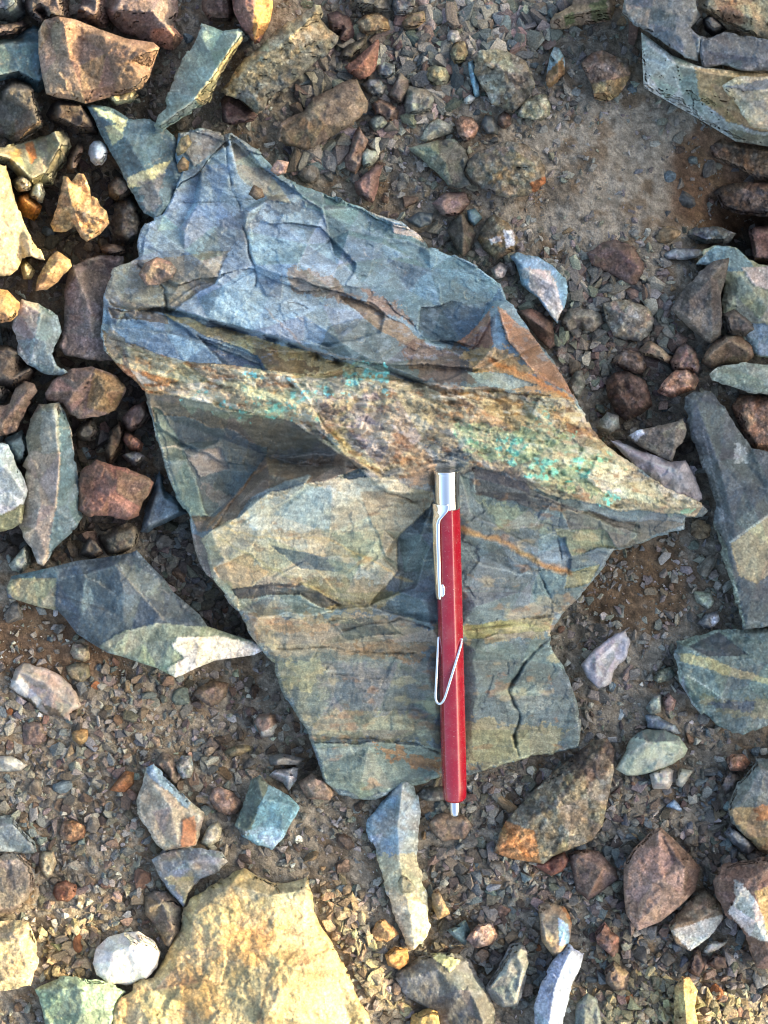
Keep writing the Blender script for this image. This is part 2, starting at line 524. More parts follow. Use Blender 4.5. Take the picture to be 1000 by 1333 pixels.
_seed = [100]
SHORT = []      # (centre, short phrase) used to say where a pebble lies
def rock(name, label, short, out, cols, z=40, kind='brown', chains=None, ez=None, patches=(), cat='stone', zb=None,
         rnd=None, chip=None, rough=None, lines=(), rim=None, g=2.05, group='loose stones around the big mineral rock', hgt=True):
    _seed[0] += 7
    sd = _seed[0]
    cx = sum(p[0] for p in out) / len(out); cy = sum(p[1] for p in out) / len(out)
    out = [ext(p) for p in out]
    gz = float(zg(cx, cy))
    if ez is None: ez = (gz + (z - gz) * .30) if kind != 'slate' else (gz + (z - gz) * .42)
    rs = random.Random(sd)
    o3 = [(p[0], p[1], p[2] if len(p) > 2 else ez + rs.uniform(-.08, .08) * (z - gz)) for p in out]
    if chains is None:
        # a blunt broken block: a tilted top face, set to one side, with steep side faces round it
        A = np.array([p[:2] for p in out], float); c = A.mean(0)
        k = list(range(len(A)))
        while len(k) > 6:      # keep the strongest corners
            best = min(range(len(k)), key=lambda i: abs((A[k[i]][0] - A[k[i - 1]][0]) * (A[k[(i + 1) % len(k)]][1] - A[k[i - 1]][1]) - (A[k[i]][1] - A[k[i - 1]][1]) * (A[k[(i + 1) % len(k)]][0] - A[k[i - 1]][0])))
            k.pop(best)
        rad = math.sqrt(np.mean(np.sum((A - c) ** 2, 1)))
        sc = rs.uniform(.58, .74)
        off = np.array([rs.uniform(-1, 1), rs.uniform(-1, 1)]) * rad * .20
        tx, ty = rs.uniform(-.28, .28), rs.uniform(-.28, .28)
        loop = []
        for i in k:
            q = c + (A[i] - c) * (sc + rs.uniform(-.06, .06)) + off
            loop.append((q[0], q[1], z + tx * (q[0] - c[0]) + ty * (q[1] - c[1]) + rs.uniform(-.04, .04) * z))
        chains = [loop + [loop[0]]]
    if zb is None: zb = gz - 12
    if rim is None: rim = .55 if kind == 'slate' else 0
    fn = lambda x, y, d, zz: stone_colour(x, y, d, cols, kind, patches, sd, lines, rim)
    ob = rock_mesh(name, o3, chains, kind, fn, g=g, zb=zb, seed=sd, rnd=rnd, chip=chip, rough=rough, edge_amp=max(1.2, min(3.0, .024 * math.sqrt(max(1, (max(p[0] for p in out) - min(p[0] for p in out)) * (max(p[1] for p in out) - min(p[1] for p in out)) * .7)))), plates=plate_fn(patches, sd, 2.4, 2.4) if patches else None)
    tag(ob, label, cat, group)
    POLYS.append([p[:2] for p in out])
    SHORT.append((cx, cy, short))
    return ob

# ------------------------------------------------------------------ the big mineral rock
def hero():
    out = [(228,200,46),(232,172,44),(262,168,48),(290,174,52),(302,172,54),(335,195,56),(360,222,56),(372,232,56),(420,250,54),(470,270,52),(520,288,50),
           (548,306,48),(560,322,48),(590,332,47),(625,350,46),(652,370,46),(658,392,50),(672,402,66),(690,432,74),(720,468,84),(738,500,90),(748,518,92),
           (762,540,90),(770,560,88),(790,580,84),(830,610,76),(850,625,72),(880,640,66),(915,655,58),(923,664,54),(915,672,52),(892,675,54),(890,690,50),
           (860,697,50),(830,708,52),(800,718,52),(785,740,50),(760,770,48),(735,795,46),(715,825,44),(718,845,42),(735,870,40),(748,905,36),(757,945,32),
           (755,975,30),(720,982,30),(690,985,31),(656,995,30),(612,1008,28),(575,1012,28),(540,1022,27),(514,1030,26),(490,1041,25),(466,1041,25),(442,1034,26),
           (422,1017,28),(417,1000,30),(405,970,36),(400,950,38),(385,930,40),(370,905,42),(360,880,44),(358,865,45),(345,850,46),(335,838,47),(320,815,50),
           (310,795,52),(300,785,54),(285,765,56),(270,750,58),(258,730,60),(252,705,60),(248,680,58),(245,670,56),(232,650,54),(222,630,54),(212,600,56),
           (205,570,58),(200,550,60),(195,530,62),(188,515,64),(187,508,66),(175,495,66),(160,485,64),(148,470,62),(135,455,60),(132,430,62),(135,400,68),
           (135,380,74),(140,365,74),(148,350,66),(170,342,62),(180,335,60),(178,322,58),(183,300,56),(190,290,56),(200,286,54),(213,280,54),(229,246,52),
           (238,224,50),(231,214,48)]
    ch = [
        # blue bedding faces at the top
        [(262,215,62),(285,262,76),(318,300,84),(400,318,86),(440,345,84),(470,372,82),(520,405,74),(560,438,66),(600,452,64)],
        [(318,300,84),(330,345,90),(352,382,100),(420,398,104),(480,408,98),(540,440,88),(600,462,80)],
        [(440,345,84),(500,335,68),(560,350,58),(640,392,52)],
        [(352,382,100),(290,372,94),(240,362,86),(205,372,80),(160,392,80)],
        [(205,300,62),(240,325,72),(290,332,82)],
        # broken steps of the blue faces
        [(318,272,78),(345,256,74),(385,251,72),(425,266,72)],
        [(321,278,92),(347,262,90),(386,257,88),(424,273,86)],
        [(234,298,56),(252,262,55),(257,238,54)],
        [(240,301,70),(257,267,71),(262,242,68)],
        [(455,300,66),(500,310,58),(545,330,52)],
        [(453,306,74),(497,317,67),(540,337,59)],
        [(512,702,104),(496,727,99),(520,748,94)],
        [(519,704,94),(503,728,90),(527,746,86)],
        [(610,768,78),(650,764,70),(690,758,60)],
        [(640,905,58),(655,930,50)],
        # crack: upper lip, lower lip
        [(160,398,80),(215,399,88),(270,414,94),(330,430,102),(395,448,108),(462,467,112)],
        [(165,406,72),(213,408,76),(268,424,80),(328,440,86),(393,459,90),(458,479,94)],
        [(470,462,114),(500,474,112),(548,493,110),(600,486,104)],
        [(470,474,98),(500,484,98),(546,502,102)],
        # lower left blue facet
        [(150,425,70),(215,432,82),(270,450,88),(340,476,90)],
        [(160,450,66),(240,470,84),(320,490,92),(400,500,100)],
        # vein crest
        [(205,500,74),(300,512,92),(370,524,104),(440,520,114),(520,520,120),(600,516,118),(680,516,110),(742,522,98)],
        # pyramid
        [(604,450,62),(647,404,112),(664,440,110),(690,478,106),(735,508,96)],
        [(646,409,112),(640,455,106),(618,478,104)],
        # lower lip of the vein, left
        [(200,520,66),(300,538,78),(370,552,92),(418,572,100),(450,594,106),(496,612,114)],
        [(225,548,52),(290,572,46),(345,592,44),(392,606,58),(440,606,84)],
        [(240,600,54),(268,655,52)],
        [(266,678,58),(302,648,48),(338,612,50)],
        [(276,684,80),(313,655,82),(350,618,86)],
        # tan face
        [(274,692,84),(312,672,92),(350,640,98),(400,628,104),(450,622,108),(500,626,114),(560,618,118),(610,600,120),(680,604,116),(740,610,106),(800,630,90),(870,655,68)],
        [(620,622,112),(690,642,106),(760,662,90),(830,678,68),(880,676,58)],
        [(612,640,104),(690,662,92),(760,684,74),(820,698,58)],
        [(290,726,82),(350,700,96),(430,694,102),(500,690,104),(560,672,108)],
        [(600,668,104),(650,690,92),(700,722,76),(745,748,60)],
        [(605,690,96),(655,712,82),(705,738,66)],
        [(300,756,74),(350,750,82),(400,752,86),(450,772,84),(520,770,86),(600,770,82),(680,770,66)],
        [(308,776,62),(360,772,70),(400,772,72),(440,790,74),(520,800,74)],
        [(330,815,60),(400,812,68),(470,812,70),(560,818,70),(640,818,64),(700,815,52)],
        [(345,838,52),(420,838,58),(500,835,60),(580,835,60),(660,830,56)],
        [(372,868,56),(440,862,66),(520,862,68),(600,860,66),(680,858,56)],
        [(405,950,46),(470,950,48),(540,950,48),(600,950,46),(690,950,40),(735,940,36)],
        [(412,975,38),(480,972,40),(560,980,38),(620,990,36)],
    ]
    ch = [[(p[0], p[1], p[2] + (p[2] - 78) * (.42 if p[1] < 650 else .12)) for p in q] for q in ch]
    B1=(122,141,158); B2=(92,122,140); BD=(56,74,88); TE=(88,104,100); TN=(160,150,118)
    pat = [
        ([(120,130),(760,330),(760,420),(640,480),(450,470),(120,420)], (100,120,136), 4),
        ([(200,290),(250,230),(300,180),(350,225),(420,270),(440,320),(470,370),(390,380),(330,350),(230,370),(180,340)], B1, 5),
        ([(330,290),(420,290),(465,340),(450,372),(380,372),(330,345)], (114,134,156), 4),
        ([(420,250),(540,305),(655,370),(660,395),(620,450),(560,440),(480,372),(440,330)], (90,113,124), 5),
        ([(372,228),(470,268),(548,304),(560,325),(470,300),(400,265)], (88,112,118), 4),
        ([(512,288),(548,306),(552,318),(512,304)], (168,156,150), 2),
        ([(548,404),(590,394),(632,402),(617,454),(570,447),(545,425)], BD, 3),  # shadowed valley below the pyramid, its shade painted in
        ([(300,172),(320,190),(380,262),(350,260),(312,225)], (142,140,128), 4),
        ([(232,172),(296,168),(300,190),(250,215)], (112,110,108), 5),
        ([(240,380),(330,345),(440,380),(500,405),(495,430),(430,450),(330,430),(290,420),(215,400)], (132,149,163), 4),
        ([(335,362),(365,360),(366,388),(345,384)], (86,102,122), 2),
        ([(380,350),(430,365),(470,392),(420,392),(380,378)], (122,108,96), 5, .8),
        ([(470,372),(520,395),(540,420),(520,420),(480,395)], (128,108,96), 4, .8),
        ([(140,350),(170,340),(262,326),(302,326),(275,370),(222,405),(150,402),(136,382)], (124,118,104), 4),
        ([(200,300),(262,280),(300,300),(262,330),(195,335)], (126,140,148), 5, .8),
        ([(280,290),(330,270),(345,285),(300,330),(250,350)], (84,82,80), 7, .55),
        ([(345,262),(400,258),(430,272),(390,272),(350,282)], (64,66,76), 6, .6),
        ([(418,452),(430,425),(480,412),(560,450),(610,460),(650,472),(560,502),(520,490),(465,470)], (76,90,94), 3),
        ([(440,385),(480,392),(555,440),(540,452),(470,412)], (118,102,84), 3),
        ([(520,445),(600,455),(660,480),(600,500),(545,495)], (92,78,66), 5, .8),
        ([(212,405),(290,428),(345,442),(462,478),(460,494),(380,492),(320,470),(250,435)], (138,126,90), 4),
        ([(330,452),(395,470),(420,485),(370,488),(330,470)], (84,68,48), 4, .8),
        ([(140,395),(215,410),(262,432),(332,462),(352,490),(300,482),(200,462),(142,432)], (94,116,138), 3),
        ([(255,434),(330,466),(348,490),(290,477)], (58,72,88), 2),
        ([(140,398),(215,408),(218,420),(145,412)], (90,82,70), 4),
        ([(132,430),(160,442),(222,466),(330,482),(400,490),(485,512),(470,560),(380,546),(300,532),(240,517),(188,509),(160,486),(138,460)], (164,144,114), 4),
        ([(148,468),(200,486),(235,500),(188,512),(158,490)], (160,104,60), 4),
        ([(140,425),(165,440),(170,462),(150,465),(134,450)], (132,124,112), 3),
        ([(240,492),(420,496),(430,508),(250,504)], (118,98,84), 5, .7),
        ([(380,490),(470,478),(560,500),(640,508),(742,518),(782,575),(850,624),(918,655),(905,674),(800,662),(720,642),(620,602),(560,605),(500,622),(450,594),(420,552)], (158,142,114), 5),
        ([(372,492),(470,490),(505,520),(485,580),(455,592),(425,552)], (156,146,142), 5),
        ([(400,528),(450,520),(470,545),(440,565)], (116,94,78), 5, .7),
        ([(430,545),(500,540),(500,600),(460,595)], (118,114,118), 5, .6),
        ([(440,588),(490,600),(500,618),(560,600),(620,605),(560,640),(500,640)], (140,134,124), 4),
        ([(520,560),(570,585),(560,640),(520,620)], (158,128,98), 5, .8),
        ([(560,575),(615,590),(600,620),(565,615)], (98,106,108), 4, .8),
        ([(556,498),(640,504),(705,518),(692,546),(600,532),(556,516)], (94,74,54), 5),
        ([(600,530),(720,528),(750,545),(690,560),(620,548)], (172,146,104), 6, .8),
        ([(590,545),(650,560),(720,556),(768,590),(790,645),(720,632),(640,602),(600,577)], (152,160,124), 6),
        ([(655,590),(720,610),(730,640),(680,632),(640,608)], (128,116,100), 5, .8),
        ([(778,598),(850,627),(885,642),(850,657),(790,645),(765,622)], (196,188,164), 4),
        ([(735,520),(765,545),(785,580),(760,585),(735,560)], (116,88,66), 4),
        ([(598,447),(646,400),(652,442),(632,462)], (152,108,78), 3),
        ([(641,404),(652,404),(660,450),(648,470),(642,440)], (132,146,152), 2),
        ([(650,402),(692,432),(740,500),(748,517),(702,492),(662,442)], (138,100,74), 3),
        ([(600,458),(640,446),(662,450),(702,492),(752,522),(690,512),(615,486)], (164,134,94), 6),
        ([(640,462),(700,490),(745,520),(700,505),(650,480)], (156,112,68), 6, .6),
        ([(610,482),(662,486),(700,502),(640,506)], (132,146,144), 5),
        ([(186,508),(300,530),(402,548),(445,592),(475,612),(400,602),(345,607),(290,602),(230,572),(198,550)], (92,82,66), 4),
        ([(202,538),(300,556),(350,585),(345,607),(300,652),(270,672),(240,652)], (68,78,80), 4),  # recess turned away from the light, painted dark
        ([(198,528),(212,536),(236,576),(256,622),(274,670),(244,670),(222,636),(204,580)], (100,112,104), 2),
        ([(240,584),(288,584),(300,612),(262,622)], (122,116,110), 4),
        ([(262,625),(290,640),(310,660),(285,668)], (112,108,106), 4, .7),
        ([(345,598),(440,588),(480,604),(425,627),(372,642),(332,652),(300,682),(276,692)], (112,94,78), 4),
        ([(350,590),(430,580),(440,592),(380,606)], (82,80,78), 4, .8),
        ([(330,650),(370,625),(410,618),(395,640),(350,662),(315,684),(300,684)], (112,120,122), 4),
        ([(250,668),(280,672),(305,655),(285,690),(256,692)], (110,96,80), 3),
        ([(245,690),(262,698),(284,756),(310,800),(270,755),(250,715)], (124,110,100), 3),
        ([(260,700),(312,674),(352,642),(440,622),(502,622),(562,642),(562,700),(540,762),(480,792),(330,802),(300,787),(284,760)], (178,168,142), 4),
        ([(318,662),(400,630),(462,640),(424,690),(330,692)], (172,176,166), 6),  # top of the tan face painted paler, as lit
        ([(440,622),(500,622),(520,660),(470,690),(420,680)], (166,166,148), 6, .8),
        ([(280,738),(322,722),(348,742),(312,778)], (172,148,112), 5),
        ([(330,690),(400,700),(380,735),(330,730)], (158,156,138), 6, .8),
        ([(350,708),(420,722),(474,722),(452,746),(390,737)], (86,98,104), 4),
        ([(420,690),(480,700),(540,740),(480,760),(430,740)], (142,146,128), 6, .8),
        ([(470,640),(560,640),(545,700),(530,740),(500,722)], (146,136,114), 5),
        ([(515,700),(562,652),(602,702),(692,742),(782,742),(736,797),(600,822),(480,792),(520,742)], (94,106,112), 5),
        ([(400,760),(480,750),(520,780),(480,800),(420,790)], (132,122,92), 6, .8),
        ([(300,764),(350,757),(395,757),(442,787),(420,792),(380,777),(310,777)], (60,62,62), 3),
        ([(308,777),(390,774),(432,797),(380,806),(310,802)], (146,156,146), 4),
        ([(308,800),(450,800),(560,816),(720,810),(716,830),(600,836),(560,850),(420,862),(350,852),(330,830)], (140,128,106), 6),
        ([(330,812),(430,808),(440,822),(340,826)], (146,122,92), 6, .8),
        ([(428,812),(500,804),(522,830),(452,832)], (70,78,74), 5),
        ([(600,815),(718,805),(715,822),(610,832)], (138,132,92), 5),
        ([(480,835),(560,840),(560,858),(440,860)], (128,108,82), 6, .9),
        ([(345,856),(440,850),(560,860),(577,962),(480,966),(405,968),(370,905)], (112,115,104), 6),
        ([(420,862),(540,872),(562,932),(430,932)], (104,106,104), 10, .8),
        ([(360,860),(420,860),(410,900),(375,900)], (142,138,110), 8, .8),
        ([(410,925),(570,930),(575,965),(410,965)], (122,120,98), 10, .8),
        ([(403,966),(480,966),(577,976),(612,1008),(520,1030),(470,1042),(425,1020)], (114,126,116), 5),
        ([(478,970),(572,985),(577,1006),(500,986)], (148,110,72), 7, .8),
        ([(598,842),(716,836),(742,892),(760,972),(652,1002),(604,1008)], (86,100,100), 6),
        ([(610,936),(742,950),(722,984),(640,1002),(605,1000)], (128,124,96), 9, .8),
        ([(640,900),(700,890),(720,920),(680,930)], (132,140,132), 9, .6),
        ([(598,618),(722,652),(832,692),(792,722),(702,717),(613,662)], (98,112,114), 5),
        ([(612,606),(700,638),(762,664),(702,662),(618,642)], (76,74, 72), 5),
        ([(620,650),(700,668),(720,690),(660,690)], (128,136,120), 6, .8),
        ([(728,656),(832,680),(892,680),(832,706),(762,717),(740,692)], (94,90,80), 4),
        ([(720,690),(790,688),(802,712),(742,722)], (116,122,98), 4),
        ([(690,715),(736,700),(742,746),(700,742)], (112,128,138), 4),
        ([(700,740),(780,735),(735,792),(690,790)], (98,116,116), 4),
        ([(740,742),(785,735),(770,755),(730,765)], (148,144,112), 4),
    ]
    pat = [p + ((3, .86) if len(p) == 2 else (.86,) if len(p) == 3 else ()) for p in pat]
    L = [
        ([(292,690),(360,700),(430,702),(470,722),(535,758)], 1.8, (178,160,118), .8),
        ([(285,700),(350,738),(420,772),(470,790)], 2.2, (176,164,120), .7),
        ([(600,690),(650,702),(700,730),(742,747)], 4.5, (172,132,84), .9),
        ([(600,712),(640,742),(690,748)], 1.5, (150,160,160), .6),
        ([(668,690),(695,684),(715,660)], 1.2, (170,170,160), .7),
        ([(690,700),(740,690),(780,700)], 1.0, (165,170,160), .6),
        ([(165,478),(240,492),(330,506),(400,530),(432,556)], 4.0, (206,186,146), .7),
        ([(560,548),(640,578),(720,590),(800,622),(880,650)], 3.2, (210,196,158), .55),
        ([(600,512),(680,528),(745,545),(790,590)], 3.6, (190,150,100), .6),
        ([(470,505),(540,515),(600,540),(650,545)], 3.0, (206,188,156), .55),
        ([(640,470),(700,496),(745,520)], 4.0, (178,112,54), .6),
        ([(480,502),(430,555),(470,600),(495,620)], 3.5, (196,172,124), .6),
        ([(430,552),(462,592),(492,612)], 4.0, (196,170,122), .9),
        ([(208,582),(240,584)], 1.6, (190,185,170), .8),
        ([(345,604),(300,650),(270,690)], 2.0, (142,112,84), .9),
        ([(560,500),(640,512),(740,530)], 2.5, (188,180,166), .5),
        ([(430,250),(520,292),(560,318)], 1.3, (150,142,118), .6),
        ([(300,190),(345,250),(372,262)], 2.5, (150,146,130), .6),
        ([(348,402),(395,452),(462,470)], 1.5, (140,116,92), .5),
    ]
    cracks = [  # polyline, width, depth
        ([(160,402),(215,404),(270,419),(330,435),(395,454),(462,474)], 3.6, 18),
        ([(320,433),(395,455),(462,476)], 4.2, 20),
        ([(466,466),(500,480),(550,500)], 2.6, 11),
        ([(462,462),(463,478)], 2.0, 8),
        ([(292,178),(298,215),(300,240),(312,265),(318,300),(325,330),(332,350),(334,372)], 1.7, 7),
        ([(385,336),(410,328),(428,315)], 1.5, 5),
        ([(402,964),(480,962),(540,968),(576,981)], 1.8, 8),
        ([(715,830),(690,855),(668,885),(663,900),(678,935),(668,955),(676,984)], 2.0, 9),
        ([(730,655),(727,700),(733,746)], 1.5, 4),
        ([(590,545),(610,552),(640,564)], 1.5, 4),
        ([(180,345),(214,376),(218,404)], 2.0, 8),
        ([(300,769),(350,763),(395,760),(440,786)], 3.0, 8),
        ([(500,640),(540,652),(560,640)], 1.5, 5),
        ([(240,262),(300,262),(345,258)], 1.3, 3),
        ([(300,255),(340,262),(380,252)], 1.5, 4),
        ([(345,362),(356,388),(400,400)], 1.2, 3),
        ([(445,820),(520,806),(560,818)], 2.0, 5),
        ([(360,846),(430,842),(470,850),(540,850)], 1.6, 5),
        ([(600,822),(660,812),(715,808)], 2.4, 6),
        ([(690,680),(727,684)], 1.2, 3), ([(700,742),(720,790)], 1.3, 4), ([(440,520),(470,505),(462,480)], 1.4, 4),
        ([(640,640),(700,650),(760,668),(830,684)], 2.0, 4),
    ]
    turq = [
        ([(448,476),(502,474),(505,512),(450,510)], .8, (112,218,228)),
        ([(380,486),(470,490),(470,520),(375,520)], .45, (110,190,205)),
        ([(310,502),(410,515),(420,552),(340,545)], .50, (124,192,176)),
        ([(232,510),(265,510),(330,535),(330,552),(235,532)], .38, (90,190,190)),
        ([(312,478),(340,475),(345,495),(315,495)], .35, (100,190,205)),
        ([(640,572),(730,566),(770,600),(765,628),(700,628),(650,600)], .72, (112,206,190)),
        ([(735,560),(790,575),(815,610),(770,612)], .45, (130,195,165)),
        ([(680,520),(720,525),(715,560),(690,555)], .35, (130,185,165)),
        ([(775,640),(805,645),(800,660),(778,658)], .6, (104,205,196)),
        ([(590,545),(640,565),(630,585),(590,570)], .4, (140,185,150)),
        ([(870,660),(905,662),(900,670),(870,668)], .5, (130,180,150)),
    ]
    dark = lin((34,32,30))
    def wig(x, y):
        v, t, b = cells(x, y, 16, 903)
        q = 1.6 * fbm(x / 22, y / 22, 2, 901) + 1.4 * (v - .5) + .7 * fbm(x / 5, y / 5, 2, 905)
        return x + q, y + 1.6 * fbm(x / 22, y / 22, 2, 902) - 1.4 * (v - .5), np.clip(.62 + .7 * fbm(x / 26, y / 26, 3, 904), .08, 1.2)
    def strata(x, y):
        up = sstep(520, 440, y - .1 * (x - 400))
        lo = fbm((x + .12 * y) / 60, (y - .12 * x) / 3.6, 4, 961, .6)
        hi = fbm((x * .83 + y * .55) / 46, (y * .83 - x * .55) / 4.2, 4, 962, .6)
        return lo * (1 - up) + hi * up
    def carve(x, y, z):
        cx_, cy_, cw_ = wig(x, y)
        for pts, w, dep in cracks:
            dl = segdist(cx_, cy_, pts)
            z = z - dep * cw_ * np.exp(-(dl / (w * (.45 + .6 * cw_))) ** 2)
        z = z + 1.0 * strata(x, y)
        # small straight-sided ledges where scales have broken off
        for cs_, sd_, dp_ in ((70, 971, 5.0), (30, 972, 2.6)):
            v, t, bd = cells(x + 6 * fbm(x / 40, y / 40, 2, sd_), y * 1.5 + .3 * x, cs_, sd_ + 5)
            mk = sstep(-.1, .3, fbm(x / 70, y / 70, 3, sd_ + 9))
            z = z + mk * (v - .5) * dp_
        # crumbly vein
        band = inpoly(x, y, [(140,440),(240,470),(400,488),(560,498),(745,520),(850,620),(920,660),(800,664),(720,640),(620,606),(500,622),(440,590),(380,548),(190,508)])
        v, t, b = cells(x + 3 * fbm(x / 6, y / 6, 2, 931), y, 9, 911); v2, t2, b2 = cells(x, y, 4.6, 912)
        z = z + band * (4 + 4.5 * t + 1.2 * t2 + 6.5 * fbm((x + .25 * y) / 20, (y - .25 * x) / 9, 4, 913, .62) - 4 * sstep(.45, .8, fbm(x / 30, y / 12, 3, 914)))
        # the pen bears on the stone: no tooth of it rises above the barrel's underside
        pu = 582 + (y - 618) * .0237; lim = 125.5 - (y - 618) * .2252 + np.maximum(0, np.abs(x - pu) - 12) * .8
        lift = np.clip(lim - 3 - z, 0, 18) * np.exp(-((x - pu) / 55) ** 2) * sstep(650, 700, y) * sstep(1000, 960, y)
        z = z + lift
        z = np.where((y > 590) & (y < 1030), np.minimum(z, lim - .5), z)
        return z
    def colour(x, y, d, z):
        C = stone_colour(x, y, d, ((104,116,120), (88,98,100)), 'slate', pat, 4242, L, .5, 9, .15) / ALB
        band = inpoly(x, y, [(140,440),(240,470),(400,488),(560,498),(745,520),(850,620),(920,660),(800,664),(720,640),(620,606),(500,622),(440,590),(380,548),(190,508)])
        low = inpoly(x + 20 * fbm(x / 40, y / 40, 2, 8), y, [(260,690),(560,610),(720,640),(800,720),(720,820),(760,980),(480,1042),(400,960),(300,790)])
        n = fbm(x / 5, y / 5, 3, 921); m = fbm(x / 16, y / 16, 3, 922)
        # lichen-like rust, cream and dark flecks in the vein
        sx = (x + .25 * y); sy = (y - .25 * x)
        for thr, src, cc in ((.10, fbm(sx / 26, sy / 9, 4, 921) + .15 * n, (204,186,150)), (.42, fbm(sx / 22, sy / 8, 4, 923) + .15 * n, (152,108,70)), (.5, fbm(sx / 18, sy / 7, 4, 924) + .12 * n, (86,70,54)), (.34, fbm(sx / 24, sy / 9, 4, 925) + .1 * n, (208,198,182))):
            k = sstep(thr, thr + .3, src) * band * .62
            C = C * (1 - k[:, None]) + lin(cc) * k[:, None]
        # weathered skin on the lower faces: rust and cream films
        for thr, src, cc in ((.42, fbm(x / 40, y / 22, 4, 926), (166,152,118)), (.55, fbm(x / 30, y / 14, 4, 927), (140,108,78)), (.5, fbm(x / 24, y / 14, 4, 928), (76,86,88))):
            k = sstep(thr, thr + .25, src) * low * .5
            C = C * (1 - k[:, None]) + lin(cc) * k[:, None]
        # scaly sky sheen, light and dark, painted into the upper faces
        up = (y < 470 - .0 * x) & ~band
        k = sstep(.3, .55, fbm(x / 9, y / 5, 4, 929)) * up * .22
        C = C * (1 - k[:, None]) + lin((150,172,192)) * k[:, None]
        k = sstep(.42, .6, fbm(x / 12, y / 6, 4, 930)) * up * .28
        C = C * (1 - k[:, None]) + lin((64,74,84)) * k[:, None]
        for poly, amt, cc in turq:
            mk = inpoly(x + 6 * fbm(x / 9, y / 9, 2, 941), y + 6 * fbm(x / 9, y / 9, 2, 942), poly)
            v, t, b = cells(x, y, 4.2, 943)
            k = mk * (v < amt) * sstep(.0, .45, fbm(x / 15, y / 10, 3, 944)) * (.45 + .55 * hsh(np.floor(v * 9999), np.floor(v * 3333), 8))
            C = C * (1 - k[:, None]) + lin(cc) * k[:, None]
            k = mk * .18
            C = C * (1 - k[:, None]) + lin((150,180,150)) * k[:, None]
        cx_, cy_, cw_ = wig(x, y)
        for pts, w, dep in cracks:
            k = np.exp(-(segdist(cx_, cy_, pts) / (w * .55 * (.4 + .6 * cw_))) ** 2) * .75 * np.minimum(cw_, 1)
            C = C * (1 - k[:, None]) + dark * k[:, None]
        C = C * np.exp(.15 * strata(x, y) + .20 * fbm(x / 60, y / 40, 4, 963))[:, None]
        v, t, b = cells(x, y, 6.5, 951)
        C = C * np.exp(.2 * (v - .5) * (.6 + .4 * band))[:, None]
        return C * ALB
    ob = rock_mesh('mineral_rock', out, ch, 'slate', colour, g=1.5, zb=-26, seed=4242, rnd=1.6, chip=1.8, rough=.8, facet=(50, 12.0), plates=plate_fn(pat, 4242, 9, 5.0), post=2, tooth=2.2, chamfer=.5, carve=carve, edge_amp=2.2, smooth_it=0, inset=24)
    tag(ob, 'big blue and tan rock with turquoise speckled vein, under the red pen', 'rock')
    POLYS.append([p[:2] for p in out])
    SHORT.append((450, 600, 'big mineral rock'))
hero()

# ------------------------------------------------------------------ the loose rocks and stones, one by one
def P_(s): return [tuple(float(q) for q in t.split(',')) for t in s.split()]
def K(name, label, short, out, cols, z=40, kind='brown', ch=None, pat=(), **kw):
    chains = [P_(c) for c in ch] if ch else None
    pat = [(P_(p[0]),) + tuple(p[1:]) for p in pat]
    return rock(name, label, short, P_(out), cols, z, kind, chains, patches=pat, **kw)

# --- top left corner
K('sandstone_block', 'large brown block with a sunlit right rim near the top left corner', 'large brown block',
  '50,40 57,26 75,21 98,25 130,38 165,50 200,55 208,62 203,75 198,90 195,100 185,115 172,120 150,125 130,130 112,135 95,130 75,127 60,122 55,100 50,70',
  ((128,104,88), (116,94,80)), 92, ch=['82,33,72 92,78,78 106,118,72', '135,46,92 170,60,104 196,66,106', '150,108,82 185,100,92'], ez=56,
  pat=[('45,15 82,30 92,80 112,140 50,130', (140,120,102), 3)], cat='rock')
K('slate_stone', 'smooth dark teal stone between the brown block and the left edge', 'dark teal stone', '0,58 20,50 32,40 46,33 60,45 62,112 50,122 30,105 15,102 0,118', ((64,88,98), (56,74,82)), 34, 'slate', rim=0)
K('stone', 'angular grey-brown stone at the left edge under the dark teal stone', 'angular grey-brown stone', '0,128 3,118 12,105 20,102 40,108 48,130 55,150 60,162 45,172 20,187 8,178 0,170', ((96,90,84), (82,74,68)), 58, ch=['8,120,54 42,118,60 52,160,50'], pat=[('60,155 20,187 10,180 45,160', (112,92,76), 3)])
K('stone', 'dark brown stone wedged under the large brown block', 'dark wedged stone', '60,150 68,135 80,130 110,138 128,160 128,175 105,177 85,168 65,158', ((76,66,60),), 42)
K('slab', 'olive slab with rust stains at the left edge', 'olive rust-stained slab', '0,198 20,188 60,175 82,168 92,180 95,190 88,200 85,215 75,222 70,240 45,247 20,228 8,215 0,205', ((128,122,98), (112,112,96)), 52, 'slate', rim=0, chip=2, pat=[('30,188 42,184 48,205 40,212', (150,100,62), 4), ('10,200 25,195 30,215 15,212', (148,120,72), 4, .8)])
K('stone', 'grey-brown stone cut by the top edge, above the large brown block', 'grey-brown top stone', '32,0 78,0 92,22 84,26 60,20 52,32 38,20 30,8', ((114,98,92),), 50)
K('stone', 'pale grey stone in the top left corner', 'corner stone', '0,0 28,0 34,20 20,32 0,24', ((108,112,112),), 44)
K('stone', 'flat brown stone at the left edge below the corner stone', 'flat brown stone', '0,52 0,36 12,30 30,26 38,34 22,44', ((96,82,76),), 36)
K('stone', 'rough brown knob just above the large brown block', 'brown knob', '100,15 105,5 115,0 132,0 138,12 142,26 138,36 128,36 100,25', ((122,102,96),), 54)
K('stone', 'mauve-brown stone with a pink blunt end at the top edge', 'mauve-brown stone', '134,0 232,0 231,15 228,28 225,35 238,48 236,56 225,65 200,62 180,48 160,42 145,28 138,12', ((120,104,100), (108,96,94)), 62, ch=['150,12,58 200,15,66 226,42,58'], pat=[('195,40 225,32 240,50 225,68 198,64', (152,118,102), 5)])
